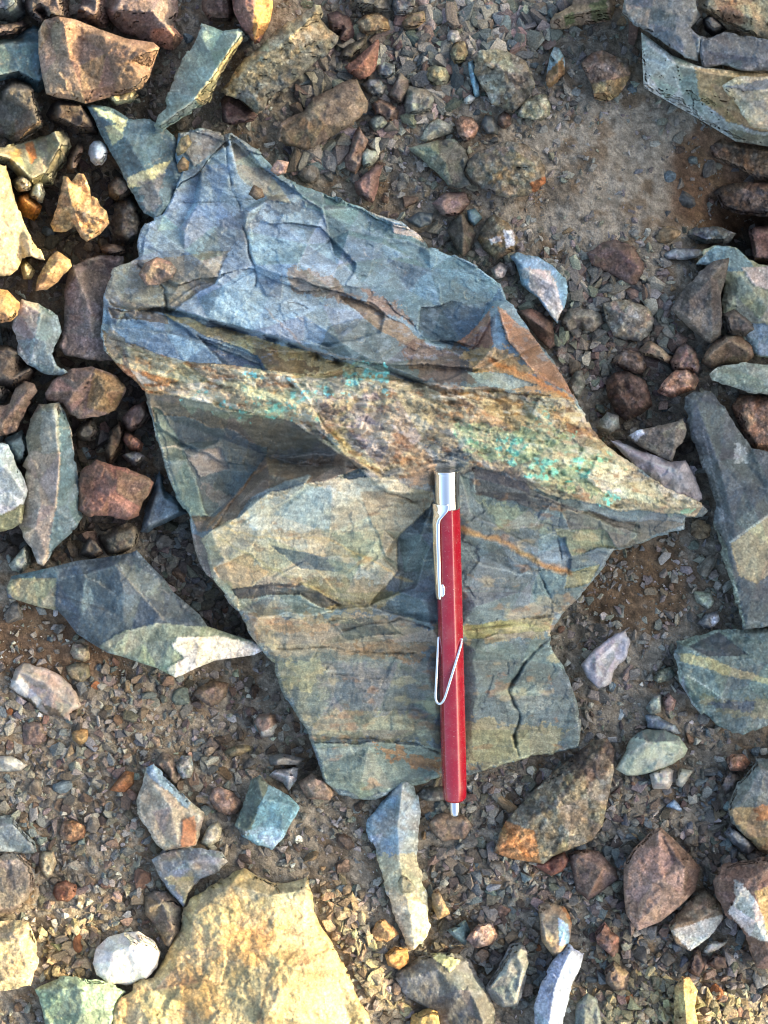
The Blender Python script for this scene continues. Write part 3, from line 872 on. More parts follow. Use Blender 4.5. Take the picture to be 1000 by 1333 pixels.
K('slate_slab', 'upright grey-green slab with a sunlit yellow side', 'grey-green slab',
  '264,30 272,33 290,40 308,37 318,45 319,50 315,55 306,68 296,84 290,95 285,105 278,118 272,132 268,138 255,143 240,150 225,160 210,170 203,173 199,165 205,148 215,140 220,118 230,95 240,75 250,57 258,42',
  ((122,136,128), (112,128,122)), 96, 'slate', ch=['208,162,78 255,128,96 282,92,104 304,58,108 312,46,106'], ez=58, rim=.3, chip=1.5,
  pat=[('322,45 305,58 282,92 255,128 270,145 300,95', (168,152,112), 2)], cat='rock')  # yellow side patch has the sunlight painted in
K('stone', 'reddish stone with a sunlit orange right half at the top edge', 'reddish half-lit stone', '298,0 352,0 356,10 353,28 345,45 338,55 332,57 325,48 315,35 305,15', ((128,94,84), (112,84,78)), 92, ch=['330,5,92 336,30,94 332,50,80'], ez=62, pat=[('336,-50 370,-50 356,30 332,57 330,30', (176,132,84), 3)])  # lit right half is painted as a warmer colour
K('stone', 'dark reddish-brown stone at the top edge right of the mauve stone', 'dark reddish top stone', '262,0 295,0 305,20 300,28 285,28 272,27 262,12', ((100,80,72),), 42)
K('boulder', 'long lumpy rock with a sunlit yellow crown near the top', 'long lumpy rock',
  '287,118 300,105 305,90 315,78 335,65 350,48 365,35 380,25 395,15 408,5 418,7 421,18 418,28 425,38 440,48 437,58 425,70 415,78 400,92 390,100 378,112 360,120 350,130 345,145 335,148 325,140 310,128 295,125',
  ((142,130,106), (128,120,102)), 104, 'cong', ch=['312,100,92 350,68,112 385,42,122 412,14,118', '330,125,66 380,85,76 425,50,72'], ez=58, pat=[('300,130 345,100 400,65 440,40 445,65 350,150', (112,108,98), 5)], cat='rock')
K('stone', 'dark purplish stone tucked under the long lumpy rock', 'dark purplish stone', '288,130 296,122 310,128 325,142 337,150 330,157 312,160 300,163 290,158', ((88,70,70),), 36)
K('boulder', 'brown tapered block lying right below the long lumpy rock', 'brown tapered block', '362,165 365,160 395,145 405,128 430,115 455,103 465,103 472,118 480,132 478,145 462,160 445,170 430,180 408,194 400,197 385,190 370,190 361,180',
  ((122,106,92), (110,96,84)), 58, ch=['372,172,46 408,140,60 468,118,58', '408,140,60 420,165,54 470,150,44'], ez=36, pat=[('365,165 405,142 425,165 400,197 365,190', (112,94,74), 4), ('395,135 420,130 425,145 405,160', (132,118,98), 5, .8)], cat='rock')
K('stone', 'dark plum stone right of the long lumpy rock', 'dark plum stone', '425,18 440,14 455,22 463,38 460,50 448,58 440,45 428,36', ((84,67,66),), 44)
K('stone', 'red pyramid-shaped stone above the brown tapered block', 'red pyramid stone', '448,88 470,70 490,52 494,52 492,75 488,92 475,103 468,104 455,95', ((138,100,86), (124,90,78)), 46, ch=['490,56,38 475,78,46 458,92,40'], rnd=2, ez=20)
K('stone', 'olive-grey stone behind the red pyramid stone', 'olive-grey stone', '440,75 446,64 460,54 476,48 477,57 465,70 452,78', ((104,98,88),), 30)
K('stone', 'tan lumpy stone under the grey slab at the top edge', 'tan lumpy stone', '463,28 475,18 492,16 505,25 508,38 495,42 478,46 465,38', ((142,124,100),), 34, 'cong')
K('slab', 'grey slab cut by the top edge', 'grey top slab', '440,0 508,0 509,13 495,17 470,15 455,10', ((112,110,102),), 40)
K('stone', 'speckled blue-grey stone at the top edge', 'speckled blue-grey stone', '509,6 528,0 542,0 540,10 534,18 515,20', ((112,116,120),), 34, 'cong')
K('stone', 'small tan stone shaped like a fin', 'tan fin stone', '522,30 535,18 552,14 554,28 540,38 526,37', ((128,110,88),), 28)
K('stone', 'grey stone with a light speckle right of the red pyramid', 'light-speckled stone', '490,85 500,80 514,84 514,97 503,104 491,98', ((122,126,126),), 26, 'cong')
K('stone', 'grey stone with white spots at the tip of the brown tapered block', 'white-spotted stone', '469,110 480,103 495,103 503,115 497,127 483,126', ((128,130,130),), 32, 'cong')
K('stone', 'brown triangular stone standing in the grey gravel', 'brown triangle stone', '505,125 512,110 520,93 533,105 531,120 522,138 512,132', ((98,88,82),), 36, rnd=2)
K('stone', 'grey square-cut stone among the gravel', 'square grey stone', '527,118 530,112 555,117 566,125 561,145 546,150 530,150 526,135', ((128,124,114), (116,112,104)), 36, rnd=3)
K('stone', 'mottled pinkish stone beside the brown tapered block', 'mottled pinkish stone', '482,135 495,128 510,134 520,145 518,155 505,162 490,150', ((118,98,88),), 30, 'cong')
K('stone', 'pale greenish stone below the mottled pinkish one', 'pale greenish stone', '479,160 490,150 502,148 505,158 496,168 486,173', ((124,128,118),), 28)
K('shard', 'pink-brown shard pointing up above the big rock', 'pink-brown shard', '447,215 455,195 463,170 468,165 475,175 480,183 475,195 470,215 462,228 452,222', ((132,110,100),), 36, rnd=2)
K('stone', 'light grey-green stone right of the pink-brown shard', 'light grey-green stone', '469,203 478,193 490,197 495,205 486,215 474,219', ((150,154,144),), 30)
K('shard', 'dark red shard touching the upper edge of the big rock', 'dark red shard', '462,238 475,225 490,213 498,215 493,235 490,250 485,265 475,262 463,250', ((118,94,88), (106,84,80)), 40, rnd=2)
K('stone', 'grey-green pyramid stone in the upper middle', 'grey-green pyramid', '531,193 545,188 570,182 592,180 607,195 612,210 605,225 615,240 600,245 585,243 570,225 555,212', ((126,130,114),), 48, ch=['535,194,24 572,200,48 582,212,46 590,240,26'], ez=22, pat=[('572,180 625,190 625,250 590,250 582,212 572,200', (88,88,82), 3)], rnd=2)  # dark right patch paints in the shading of that face
K('boulder', 'rounded brown rock with rusty streaks in the upper middle', 'rounded brown rock', '605,220 612,208 625,198 645,190 660,183 685,188 700,200 710,222 712,238 700,250 685,255 665,258 645,255 628,245 612,232', ((124,114,98), (110,104,96)), 58, 'cong', ch=['620,218,50 655,205,60 698,215,54', '640,235,48 690,235,46'], ez=30, pat=[('690,235 712,228 712,245 695,252', (132,86,58), 4), ('635,225 660,220 665,235 640,238', (126,104,74), 6, .7)], cat='rock')
K('boulder', 'coarse conglomerate stone with one dark face in the top gravel', 'conglomerate stone', '612,75 618,82 617,95 625,110 633,120 640,135 655,142 668,148 675,140 690,125 697,110 693,95 685,80 665,68 645,62 625,65', ((140,132,114), (126,120,106)), 58, 'cong', ch=['630,80,46 656,92,60 660,120,54 668,142,36', '656,92,60 690,100,48'], ez=30, pat=[('658,92 698,98 690,130 668,150 660,120', (88,84,78), 3)], cat='rock')
K('shard', 'thin light blue sliver beside the conglomerate stone', 'light blue sliver', '608,80 615,78 622,100 624,125 618,128 612,105', ((108,144,162),), 30, 'slate', rim=0)
K('shard', 'pointed shard half blue half rust in the top gravel', 'blue and rust shard', '709,112 712,90 715,75 721,60 728,62 735,75 735,95 725,108 712,115', ((124,144,150),), 38, 'slate', rnd=2, pat=[('735,74 742,100 712,120 708,98', (128,96,60), 2)])
K('stone', 'whitish green-flecked stone right of the conglomerate', 'white flecked stone', '670,145 678,132 695,125 712,122 717,138 715,150 705,157 690,155 675,152', ((146,144,128),), 34, 'cong')
K('stone', 'round olive-tan stone in the top gravel', 'round olive stone', '584,68 592,55 604,53 610,68 604,80 592,83', ((134,126,102),), 28, 'cong')
K('stone', 'small chalky white stone above the round olive one', 'chalky white stone', '581,52 586,38 597,40 600,50 590,57', ((178,168,160),), 24)
K('stone', 'yellowish-grey stone left of the light blue sliver', 'yellowish-grey stone', '557,88 565,85 580,88 586,100 578,115 565,112 555,105', ((130,124,102),), 28, 'cong')
K('pebble', 'bright white chip below the light blue sliver', 'bright white chip', '604,128 610,122 620,127 613,135 605,136', ((205,205,200),), 22, 'quartz', cat='pebble')
K('stone', 'red-speckled stone below the yellowish-grey one', 'red-speckled stone', '592,160 600,150 615,152 625,165 618,180 605,186 595,172', ((142,114,100),), 30, 'cong')
K('stone', 'chalk-grey stone above the grey-green pyramid', 'chalk-grey stone', '547,180 560,160 572,155 588,162 590,172 575,178 555,185', ((152,150,140),), 28, ch=['556,176,20 575,163,30 584,170,22'])
K('stone', 'dark grey stone right of the red-speckled one', 'dark grey stone', '626,162 632,150 642,152 647,165 648,176 634,174', ((88,90,90),), 28, 'slate', rim=0)
K('stone', 'reddish lump under the conglomerate stone', 'reddish lump', '647,152 656,145 666,150 667,162 657,168 649,164', ((128,102,88),), 24, 'cong')
# --- around the top right ledge
K('stone', 'pinkish block with green moss patches at the top edge', 'mossy pink block', '715,28 722,18 745,5 757,0 806,0 800,12 795,28 760,33 730,38 717,38', ((144,122,100),), 56, ch=['728,22,50 796,8,58'], pat=[('732,18 745,12 748,28 735,32', (98,102,66), 5, .85), ('765,5 790,0 795,22 770,28', (96,100,64), 5, .8)], cat='rock')
K('stone', 'rough pink-tan lump beside the top right ledge', 'pink-tan lump', '757,82 770,68 785,64 800,72 818,78 822,95 815,112 805,125 790,133 775,128 770,110 760,92', ((146,120,104), (136,112,98)), 48, 'cong', pat=[('770,110 822,98 805,130 780,135', (158,132,96), 4)])
K('slate_ledge', 'broad pale ledge face in the top right corner', 'pale ledge', '835,42,92 846,50,96 875,72,100 910,86,102 955,92,102 1000,98,102 1000,198,22 958,184,22 905,152,26 868,131,28 838,114,32 836,70,80',
  ((162,166,162), (150,154,150)), 96, 'slate', ch=['842,58,98 880,84,106 940,98,108 1000,106,108', '846,98,62 884,116,66 912,122,78 945,140,70 1000,160,66', '912,122,78 908,92,104'], ez=74, zb=-60,
  pat=[('835,45 870,80 890,130 860,125 836,105', (176,178,172), 4), ('880,85 905,90 915,150 890,135', (128,138,132), 5), ('905,88 1050,95 1050,180 945,160 912,130', (168,144,108), 4), ('945,170 1050,180 1050,205 960,190', (112,112,98), 4)], cat='rock')
K('slate_slab', 'dark stepped slab at the top edge above the pale ledge', 'dark stepped slab', '810,0 902,0 907,10 913,20 900,36 911,48 910,78 890,72 868,58 846,44 824,30 812,15', ((100,104,108), (88,92,96)), 122, 'slate', ch=['815,12,116 850,8,124 880,20,126 905,12,120', '845,30,112 880,38,118 905,56,110'], ez=108, zb=40, pat=[('812,5 850,12 845,36 815,22', (124,118,112), 4)], cat='rock')
K('slate_slab', 'flat dark grey plate on top of the pale ledge', 'dark grey plate', '909,46 925,50 945,42 1000,60 1000,92 965,92 940,84 915,88 912,72', ((92,94,98), (82,84,90)), 112, 'slate', ez=108, ch=['920,66,112 990,76,114'], zb=40, chip=1.5)
K('boulder', 'tan weathered rock filling the top right corner', 'tan corner rock', '897,0 1000,0 1000,56 985,50 960,36 930,24 913,14', ((150,130,104), (128,118,100)), 122, 'brown', ez=104, ch=['920,10,116 980,24,124'], zb=40, pat=[('930,0 960,0 970,30 940,24', (128,96,74), 6, .7)], cat='rock')
K('stone', 'small dark wedge stone lying on the dark plate', 'dark wedge stone', '915,25 925,18 940,30 947,38 930,48 918,38', ((84,82,84),), 124, zb=90)
K('slab', 'cream slab end jutting from the right edge below the dark plate', 'cream slab end', '940,112 958,100 1000,98 1000,178 978,164 955,132', ((172,154,124), (158,150,134)), 124, 'slate', ez=114, ch=['950,112,122 1000,118,126'], zb=40, pat=[('938,114 1050,95 1050,116 965,118', (104,106,108), 3)], cat='rock')
K('stone', 'half-buried brown rock in the shadow under the ledge', 'half-buried brown rock', '905,172 930,168 965,185 1000,195 1000,240 985,235 960,220 925,205', ((116,96,80),), -14, 'cong', zb=-80, ez=-34, rnd=6)
K('stone', 'dark brown rock above the black hollow at the right edge', 'dark hollow rock', '930,250 945,240 975,236 1000,240 1000,282 965,280 940,272', ((96,80,70),), -12, 'cong', zb=-110, ez=-34, rnd=5)
K('stone', 'reddish stone in the black hollow at the right edge', 'reddish hollow stone', '975,300 985,294 1000,296 1000,352 985,345 978,322', ((104,80,74),), 8, zb=-110)
K('stone', 'half-buried grey stone left of the black hollow', 'half-buried grey stone', '890,305 905,296 935,295 958,303 950,316 915,318 895,314', ((118,118,116),), 10, 'cong')
K('slab', 'flat bluish shelf stone in the soil left of the black hollow', 'flat shelf stone', '862,330 880,322 912,324 918,332 895,338 868,338', ((126,128,132),), 10, 'slate', rim=0)
K('stone', 'dark brown wedge stone right of the soil patch', 'dark brown soil stone', '765,330 785,315 800,312 825,320 840,345 838,355 828,370 815,368 790,355 772,345', ((112,92,84), (100,82,76)), 40, ch=['775,332,28 805,325,42 832,348,34'], rnd=3)
K('stone', 'knobbly pale grey-pink stone in the right gravel', 'knobbly pale stone', '784,395 800,390 820,390 845,400 852,415 850,430 835,443 815,443 800,438 790,420', ((154,144,132), (140,132,122)), 42, 'cong', ch=['794,402,34 815,410,44 842,418,36'])
K('stone', 'flat grey stone left of the knobbly pale stone', 'flat grey stone', '730,415 740,402 765,402 782,407 786,420 770,433 755,428 735,430', ((124,118,108),), 30)
K('slate_slab', 'light blue slab with grey dust above the orange peak of the big rock', 'dusty light blue slab', '664,333 675,328 700,335 725,350 735,362 740,380 735,400 725,420 715,410 700,388 680,372 672,345', ((118,146,166), (104,130,148)), 36, 'slate', ch=['676,340,34 722,372,38 728,410,26'], ez=28, rim=.2, pat=[('690,350 715,350 725,370 735,410 725,420 705,390 690,375', (172,164,160), 3), ('676,352 690,345 694,360 682,365', (166,162,160), 3, .8)])
K('shard', 'dark brown wedge leaning on the right side of the orange peak', 'dark leaning wedge', '672,405 690,400 718,415 722,435 725,448 715,455 700,440 685,422', ((96,76,68), (84,68,62)), 46, ch=['680,408,40 712,430,48'], rnd=2)
K('stone', 'grey-brown arrowhead-shaped rock near the right edge', 'arrowhead rock', '874,402 895,370 910,355 930,340 950,336 946,360 938,385 940,415 938,435 925,448 912,440 895,425 885,415', ((106,98,92), (94,86,80)), 62, ch=['885,405,44 925,362,64 944,342,56', '925,362,64 928,430,48'], ez=42, rnd=2, cat='rock')
K('boulder', 'large olive and blue slab cut by the right edge', 'olive and blue slab', '905,345 920,325 935,320 960,322 985,345 1000,350 1000,472 985,465 960,430 940,405 945,370 925,345', ((132,134,118), (146,142,116)), 44, 'slate', ch=['930,330,36 965,360,46 1000,400,48'], ez=26, pat=[('905,345 935,318 965,325 985,350 950,352 925,348', (112,132,138), 4), ('965,345 1050,345 1050,390 985,372', (170,154,144), 4), ('965,420 1050,430 1050,480 975,460', (122,138,150), 4)], cat='rock')
K('stone', 'dark stone tucked below the arrowhead rock', 'dark tucked stone', '940,408 955,400 975,415 986,430 970,438 945,434', ((92,84,78),), 52)
K('stone', 'brown angular block above the pale green bar stone', 'brown angular block', '913,472 925,450 945,435 965,433 978,450 982,465 970,473 940,474 925,480', ((136,114,96), (122,104,88)), 58, ch=['922,462,48 948,442,60 975,458,50'], rnd=3)
K('slab', 'pale green bar-shaped stone at the right edge', 'pale green bar', '924,487 940,475 970,472 1000,478 1000,522 975,511 945,500 928,495', ((146,150,136), (132,138,124)), 64, 'slate', ch=['932,486,56 1000,500,66'], ez=50)
K('stone', 'pink stone at the right edge under the pale green bar', 'pink edge stone', '952,530 965,512 990,514 1000,518 1000,592 985,586 965,562', ((154,118,98),), 42, 'cong')
K('slate_slab', 'long dark grey slab with a tan lower corner at the right edge', 'long dark slab', '892,516 905,508 928,510 945,530 965,560 980,585 1000,602 1000,812 968,818 962,800 955,760 940,720 930,680 932,655 920,620 908,590 900,565 892,535',
  ((88,94,94), (78,84,86)), 66, 'slate', ch=['905,520,58 935,600,68 955,680,66 980,780,54', '935,600,68 1000,640,66'], ez=50, chip=2,
  pat=[('950,706 1005,668 1050,690 1020,735 985,760 962,750', (160,146,116), 3), ('928,672 945,715 962,775 972,820 955,800 935,720', (118,124,112), 3), ('955,575 968,580 972,606 958,602', (166,168,166), 4, .7)], cat='rock', lines=[([(915,560),(935,640),(948,700)], 1.2, (140,140,138), .6), ([(950,706),(1005,668)], 1.6, (190,188,176), .7)])
K('stone', 'grey angular stone with a white corner wedged beside the long dark slab', 'grey wedged stone', '815,570 830,560 845,557 890,545 893,560 890,575 880,585 875,600 860,595 835,583', ((112,106, 98), (104,98,92)), 66, ch=['828,566,58 880,556,68 878,592,60'], ez=52, rnd=2, zb=-10, pat=[('815,565 832,556 838,566 828,578', (190,190,200), 3)])
K('stone', 'dark brown rough stone between the big rock and the pink lump', 'dark rough stone', '790,495 800,485 815,482 840,495 848,515 850,528 835,540 812,547 800,535 790,515', ((92,72,64), (82,66,60)), 46, 'cong', cat='stone')
K('stone', 'salmon-pink conglomerate lump near the right edge', 'salmon-pink lump', '855,510 865,495 880,480 900,480 910,495 905,507 890,512 875,518', ((170,130,110),), 46, 'cong')
K('stone', 'dull pink lump behind the salmon-pink one', 'dull pink lump', '872,470 880,455 890,445 905,455 912,475 910,485 895,480 878,484', ((132,108,98),), 40, 'cong')
K('stone', 'tan wedge lying below the knobbly pale stone', 'tan wedge', '830,457 845,443 860,450 875,465 870,474 855,466 838,463', ((154,134,114),), 34, rnd=2)
K('stone', 'brown lump left of the tan wedge', 'brown lump', '795,472 805,460 820,455 835,458 842,478 835,488 815,482', ((110,94,86),), 34, 'cong')
K('stone', 'light grey stone beside the right slope of the big rock', 'light grey side stone', '775,556 782,545 790,535 805,540 807,558 792,564', ((144,144,138),), 38)
K('stone', 'lilac-white crystalline rock behind the right tip of the big rock', 'lilac-white rock', '796,574 816,578 838,588 872,602 892,600 906,622 916,650 902,657 868,642 832,614', ((166,158,164), (146,138,142)), 58, 'quartz', ez=40, ch=['812,584,52 850,602,60 884,612,56 902,642,50'], zb=-20, chip=3)
K('stone', 'grey stone resting against the big rock below the light grey stone', 'slim grey stone', '738,500 748,484 758,482 762,500 752,520 744,514', ((108,106,100),), 36)
# --- middle right
K('stone', 'red-brown stone below the rounded brown rock', 'red-brown stone', '563,265 580,250 605,250 612,265 600,280 580,283', ((120,100,94),), 32)
K('stone', 'dark olive wedge stone above the blue face of the big rock', 'dark olive wedge', '582,300 590,285 602,275 612,290 620,305 612,325 602,335 590,320', ((90,84,74), (80,74,68)), 44, ch=['601,280,38 604,305,46 602,330,34'], rnd=2)
K('stone', 'rusty stone with white patches beside the dusty blue slab', 'rusty white-patched stone', '622,312 632,287 642,278 662,290 675,310 670,326 648,338 630,326', ((122,104,80), (108,98,84)), 44, 'cong', pat=[('656,298 668,298 672,318 660,322', (200,198,205), 3), ('638,312 652,306 654,314 640,318', (178,178,180), 3)])
K('stone', 'small teal stone between the rusty stone and the dark olive wedge', 'small teal stone', '608,275 618,270 627,283 617,294 610,288', ((84,110,122),), 24, 'slate', rim=0)
K('stone', 'pale mauve chip at the edge of the big blue face', 'pale mauve chip', '638,350 650,340 662,345 657,360 644,364', ((150,144,146),), 28)
K('slab', 'dark slate flake beside the upper edge of the big rock', 'dark slate flake', '528,286 545,275 565,278 560,292 545,298', ((76,84,90),), 26, 'slate', rim=0)
# --- left pile
K('slab', 'bright sunlit cream slab at the left edge', 'sunlit cream slab', '0,205 8,215 15,240 22,265 30,290 40,310 48,320 58,340 50,339 40,335 28,336 22,350 10,360 0,366', ((166,148,116), (154,136,106)), 100, 'slate', ez=88, ch=['-40,230,112 5,300,98 -40,350,104'], chip=2, rim=0, cat='rock')
K('pebble', 'rough cream pebble right of the sunlit cream slab', 'rough cream pebble', '15,236 28,225 42,232 41,246 24,250', ((174,162,138),), 56, 'cong', cat='pebble')
K('pebble', 'pale flat chip above the orange stone', 'pale flat chip', '36,256 45,236 54,234 60,252 55,264', ((164,164,146),), 58, cat='pebble', rnd=2)
K('stone', 'orange stone between the sunlit slab and the yellow rough rock', 'orange stone', '22,272 25,255 35,249 55,268 52,276 45,288 30,282', ((192,136,64), (170,112,56)), 58, ch=['28,258,58 50,272,60'], rnd=2)
K('stone', 'rough yellow sunlit rock in the upper left', 'yellow rough rock', '66,292 75,262 80,240 83,230 89,230 94,236 102,226 109,226 114,236 118,255 126,258 130,268 140,276 143,290 130,305 113,316 105,310 98,295 85,302 70,302', ((166,136,102), (154,124,92)), 92, 'cong', ch=['88,242,80 95,270,90 105,300,84', '95,270,90 132,284,88'], ez=60, cat='rock')
K('stone', 'large grey-mauve stone left of the big rock', 'grey-mauve stone', '83,380 88,355 95,345 115,337 135,332 160,335 165,350 160,380 155,400 150,430 150,450 155,468 120,470 85,463 75,450 82,430', ((116,104,102), (106,96,94)), 46, ch=['100,360,48 110,420,44', '84,432,26 120,440,36 150,438,32'], ez=26, cat='rock')
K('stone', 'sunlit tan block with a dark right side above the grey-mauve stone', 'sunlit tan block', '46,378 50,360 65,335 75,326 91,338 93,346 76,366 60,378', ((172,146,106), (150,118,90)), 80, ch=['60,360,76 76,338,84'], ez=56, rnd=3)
K('stone', 'small cream tooth-shaped stone beside the sunlit tan block', 'cream tooth stone', '25,342 32,338 46,353 40,364 30,364', ((176,162,124),), 62, rnd=2)
K('stone', 'yellow and brown stone at the left edge under the sunlit slab', 'yellow-brown edge stone', '0,370 10,378 25,395 24,410 15,418 0,430', ((168,138,96), (140,104,76)), 90, ez=66)
K('stone', 'two-toned stone with pink-grey left face and teal right face', 'two-toned stone', '15,425 22,400 28,388 50,395 75,410 80,432 70,450 68,460 75,475 88,485 80,490 60,487 35,475 22,460 25,447', ((164,154,150),), 64, 'slate', ch=['30,394,52 54,408,64 46,440,64 40,470,46'], ez=38, pat=[('53,396 95,405 95,500 35,482 44,455 48,430', (94,108,114), 2), ('18,440 45,440 45,475 25,465', (138,148,154), 3, .8)])
K('stone', 'dark brown stone at the left edge below the two-toned stone', 'dark brown edge stone', '0,455 10,448 25,455 35,475 46,487 40,496 15,506 0,500', ((88,78,72),), 44)
K('stone', 'craggy grey-brown rock left of the vein end', 'craggy rock', '57,512 68,495 75,490 95,480 120,478 150,488 165,505 160,518 150,535 135,540 105,545 90,540 80,525 60,520', ((122,102,94), (110,92,84)), 64, 'brown', ch=['65,510,42 98,508,60 122,484,62', '98,508,60 85,528,44', '122,484,62 158,510,46'], ez=34, chip=4, pat=[('120,478 165,500 150,540 110,530 118,500', (120,98,74), 4)], cat='rock')
K('stone', 'brown oblong stone at the left edge above the tall pale stone', 'brown oblong stone', '0,540 12,525 20,505 32,497 45,500 50,510 35,530 28,545 22,560 8,567 0,565', ((120,102,92), (104,88,80)), 58, ch=['5,548,48 36,508,60'], ez=34, rnd=3)
K('stone', 'small grey stone at the left edge below the dark brown one', 'grey edge stone', '0,506 8,502 14,510 8,524 0,528', ((108,108,108),), 36)
K('boulder', 'tall pale stone with a speckled teal right face', 'tall pale stone', '32,570 38,545 48,525 60,525 75,522 85,540 92,560 97,580 100,620 103,645 107,672 100,685 85,700 70,715 58,735 50,732 42,712 30,695 25,685 33,640 32,610 27,605 35,590',
  ((152,140,126), (142,130,118)), 76, 'slate', ch=['70,530,66 78,590,78 72,660,72 60,722,50', '40,590,56 78,590,78'], ez=42, chip=2, rim=.2,
  pat=[('76,520 90,540 110,670 60,740 62,715 73,660 78,600', (82,100,108), 2), ('30,570 48,522 78,522 78,588 60,592 40,586', (112,108,94), 3), ('52,540 75,530 77,585 52,590', (138,138,132), 4, .7)], cat='rock')
K('boulder', 'blue-white stone with an olive banded foot at the left edge', 'blue-white stone', '0,568 10,580 20,600 33,625 38,640 33,655 30,680 15,690 0,702', ((154,162,166), (140,150,156)), 80, 'slate', ch=['-40,600,80 10,610,80 30,640,72', '-40,680,66 28,662,64'], ez=60, rim=.2, pat=[('-60,690 0,672 34,655 34,690 -60,720', (98,98,76), 2)], cat='rock')
K('stone', 'teal-grey flake behind the blue-white stone', 'teal-grey flake', '6,572 30,560 38,580 34,600 24,604', ((96,112,118),), 34, 'slate', rim=0)
K('stone', 'red-brown block between the tall pale stone and the big rock', 'red-brown block', '102,640 105,615 125,597 140,603 165,610 200,625 195,640 185,655 180,672 165,678 140,672 115,672 100,662', ((124,90,80), (110,84,74)), 66, ch=['127,600,58 152,625,68 196,628,54', '152,625,68 142,645,66 108,665,50', '142,645,66 172,672,48'], ez=42, rnd=3, pat=[('150,612 200,622 185,660 150,640', (104,84,70), 4)], cat='rock')
K('slab', 'blue slab mostly hidden behind the red-brown block', 'hidden blue slab', '182,692 190,660 200,640 208,612 216,640 240,655 246,668 215,682 192,692', ((88,102,114),), 26, 'slate', rim=0)
K('stone', 'dark triangular stone under the red-brown block', 'dark triangular stone', '102,722 108,708 116,698 126,706 136,721 122,729', ((82,74,70),), 34, rnd=2)
K('stone', 'dark mottled stone below the red-brown block', 'dark mottled stone', '127,698 150,685 175,680 182,695 178,710 160,720 140,722 132,710', ((94,86,76),), 30)
K('stone', 'pale grey-green chip at the foot of the tall pale stone', 'pale foot chip', '10,735 25,720 35,708 40,720 39,735 28,746 15,743', ((144,146,136),), 38, rnd=2)
K('pebble', 'small red crumb stone left of the big rock', 'red crumb stone', '157,570 164,564 176,567 187,577 184,588 170,586', ((136,96,80),), 34, 'cong', cat='pebble')
K('pebble', 'small grey crumb stone below the red crumb stone', 'grey crumb stone', '157,593 175,588 190,594 187,600 175,608 165,602', ((118,114,114),), 30, 'cong', cat='pebble')
K('stone', 'dull red stone beside the left tip of the vein', 'dull red stone', '158,543 170,530 190,522 198,540 190,552 172,562 162,556', ((110,88,80),), 40)
K('stone', 'dark brown flat stone under the craggy rock', 'dark flat stone', '135,592 148,556 158,548 164,565 156,590 142,612', ((78,66,56),), 20)
K('stone', 'small grey-brown stone under the craggy rock', 'small grey-brown stone', '98,566 104,552 120,545 128,560 122,572 106,574', ((86,82,80),), 24)
# --- lower left
K('slate_slab', 'large dark blue slab with a white quartz edge on the left', 'large dark blue slab',
  '8,767 15,750 60,740 100,730 140,725 170,720 178,716 195,735 215,755 225,770 260,800 270,815 330,835 345,846 330,853 280,860 255,870 235,880 228,882 205,870 180,862 160,855 140,850 120,838 100,825 85,805 75,795 50,790 25,782 10,778',
  ((70,82,92), (58,70,80)), 80, 'slate', ch=['70,752,54 110,748,66 152,735,74 185,775,66 215,808,60 262,816,48', '72,790,48 74,756,56', '110,748,66 105,800,60 132,838,48', '132,838,46 170,820,56 215,808,60'], ez=40, chip=2.4, rim=.45,
  pat=[('5,752 73,752 74,796 20,785', (138,132,108), 3), ('-5,735 75,738 75,752 10,752', (70,88,98), 3), ('128,840 165,820 205,810 272,814 350,845 230,890 160,858', (116,124,108), 3), ('222,840 232,828 280,828 350,842 335,856 230,884 218,872 240,858', (202,192,176), 3), ('150,730 200,745 215,790 180,770', (88,98,98), 5, .7)], cat='rock',
  lines=[([(72,775),(110,785),(140,795)], 1.6, (44,48,52), .8), ([(150,735),(185,775),(215,808)], 1.3, (120,118,104), .5)])
K('stone', 'pink and white weathered stone in the lower left soil', 'pink-white stone', '12,895 20,870 30,862 60,870 80,880 100,900 107,918 95,925 92,938 80,935 60,930 50,925 35,910', ((162,146,136), (142,132,122)), 30, 'quartz', ch=['25,875,26 60,890,32 95,918,26'], ez=16, pat=[('12,890 30,885 55,912 48,922 30,908', (186,180,178), 3), ('28,905 40,908 50,925 35,918', (92,82,66), 3), ('55,915 78,925 85,938 65,932', (84,76,64), 3)])
K('pebble', 'pale tan chip below the white quartz edge', 'pale tan chip', '90,850 95,838 115,840 117,858 110,862 95,858', ((154,140,120),), 24, cat='pebble', rnd=2)
K('stone', 'square tan stone right of the pink and white stone', 'square tan stone', '86,868 100,862 116,864 118,880 105,890 90,882', ((124,114,94),), 18)
K('stone', 'mauve-brown stone sunk in the soil under the pink and white stone', 'sunken mauve stone', '28,948 32,940 52,940 62,955 52,970 30,970', ((114,96,90),), 16)
K('pebble', 'ochre pebble in the lower left soil', 'ochre pebble', '92,955 98,948 115,950 115,965 105,970 95,963', ((146,116,80),), 20, cat='pebble')
K('stone', 'flat brown stone sunk in the soil below the quartz edge', 'sunken brown stone', '250,905 258,895 280,885 298,890 295,908 275,922', ((118,100,88),), 10)
K('stone', 'brown stone with a white corner left of the lower rock edge', 'white-cornered stone', '330,940 338,930 358,930 362,945 355,958 340,962', ((132,110,98),), 20, pat=[('340,952 362,942 358,962 342,964', (168,164,160), 2)])
K('pebble', 'olive-brown pebble in the lower left gravel', 'olive-brown pebble', '293,978 305,970 325,970 328,977 312,984 298,986', ((112,100,78),), 18, cat='pebble')
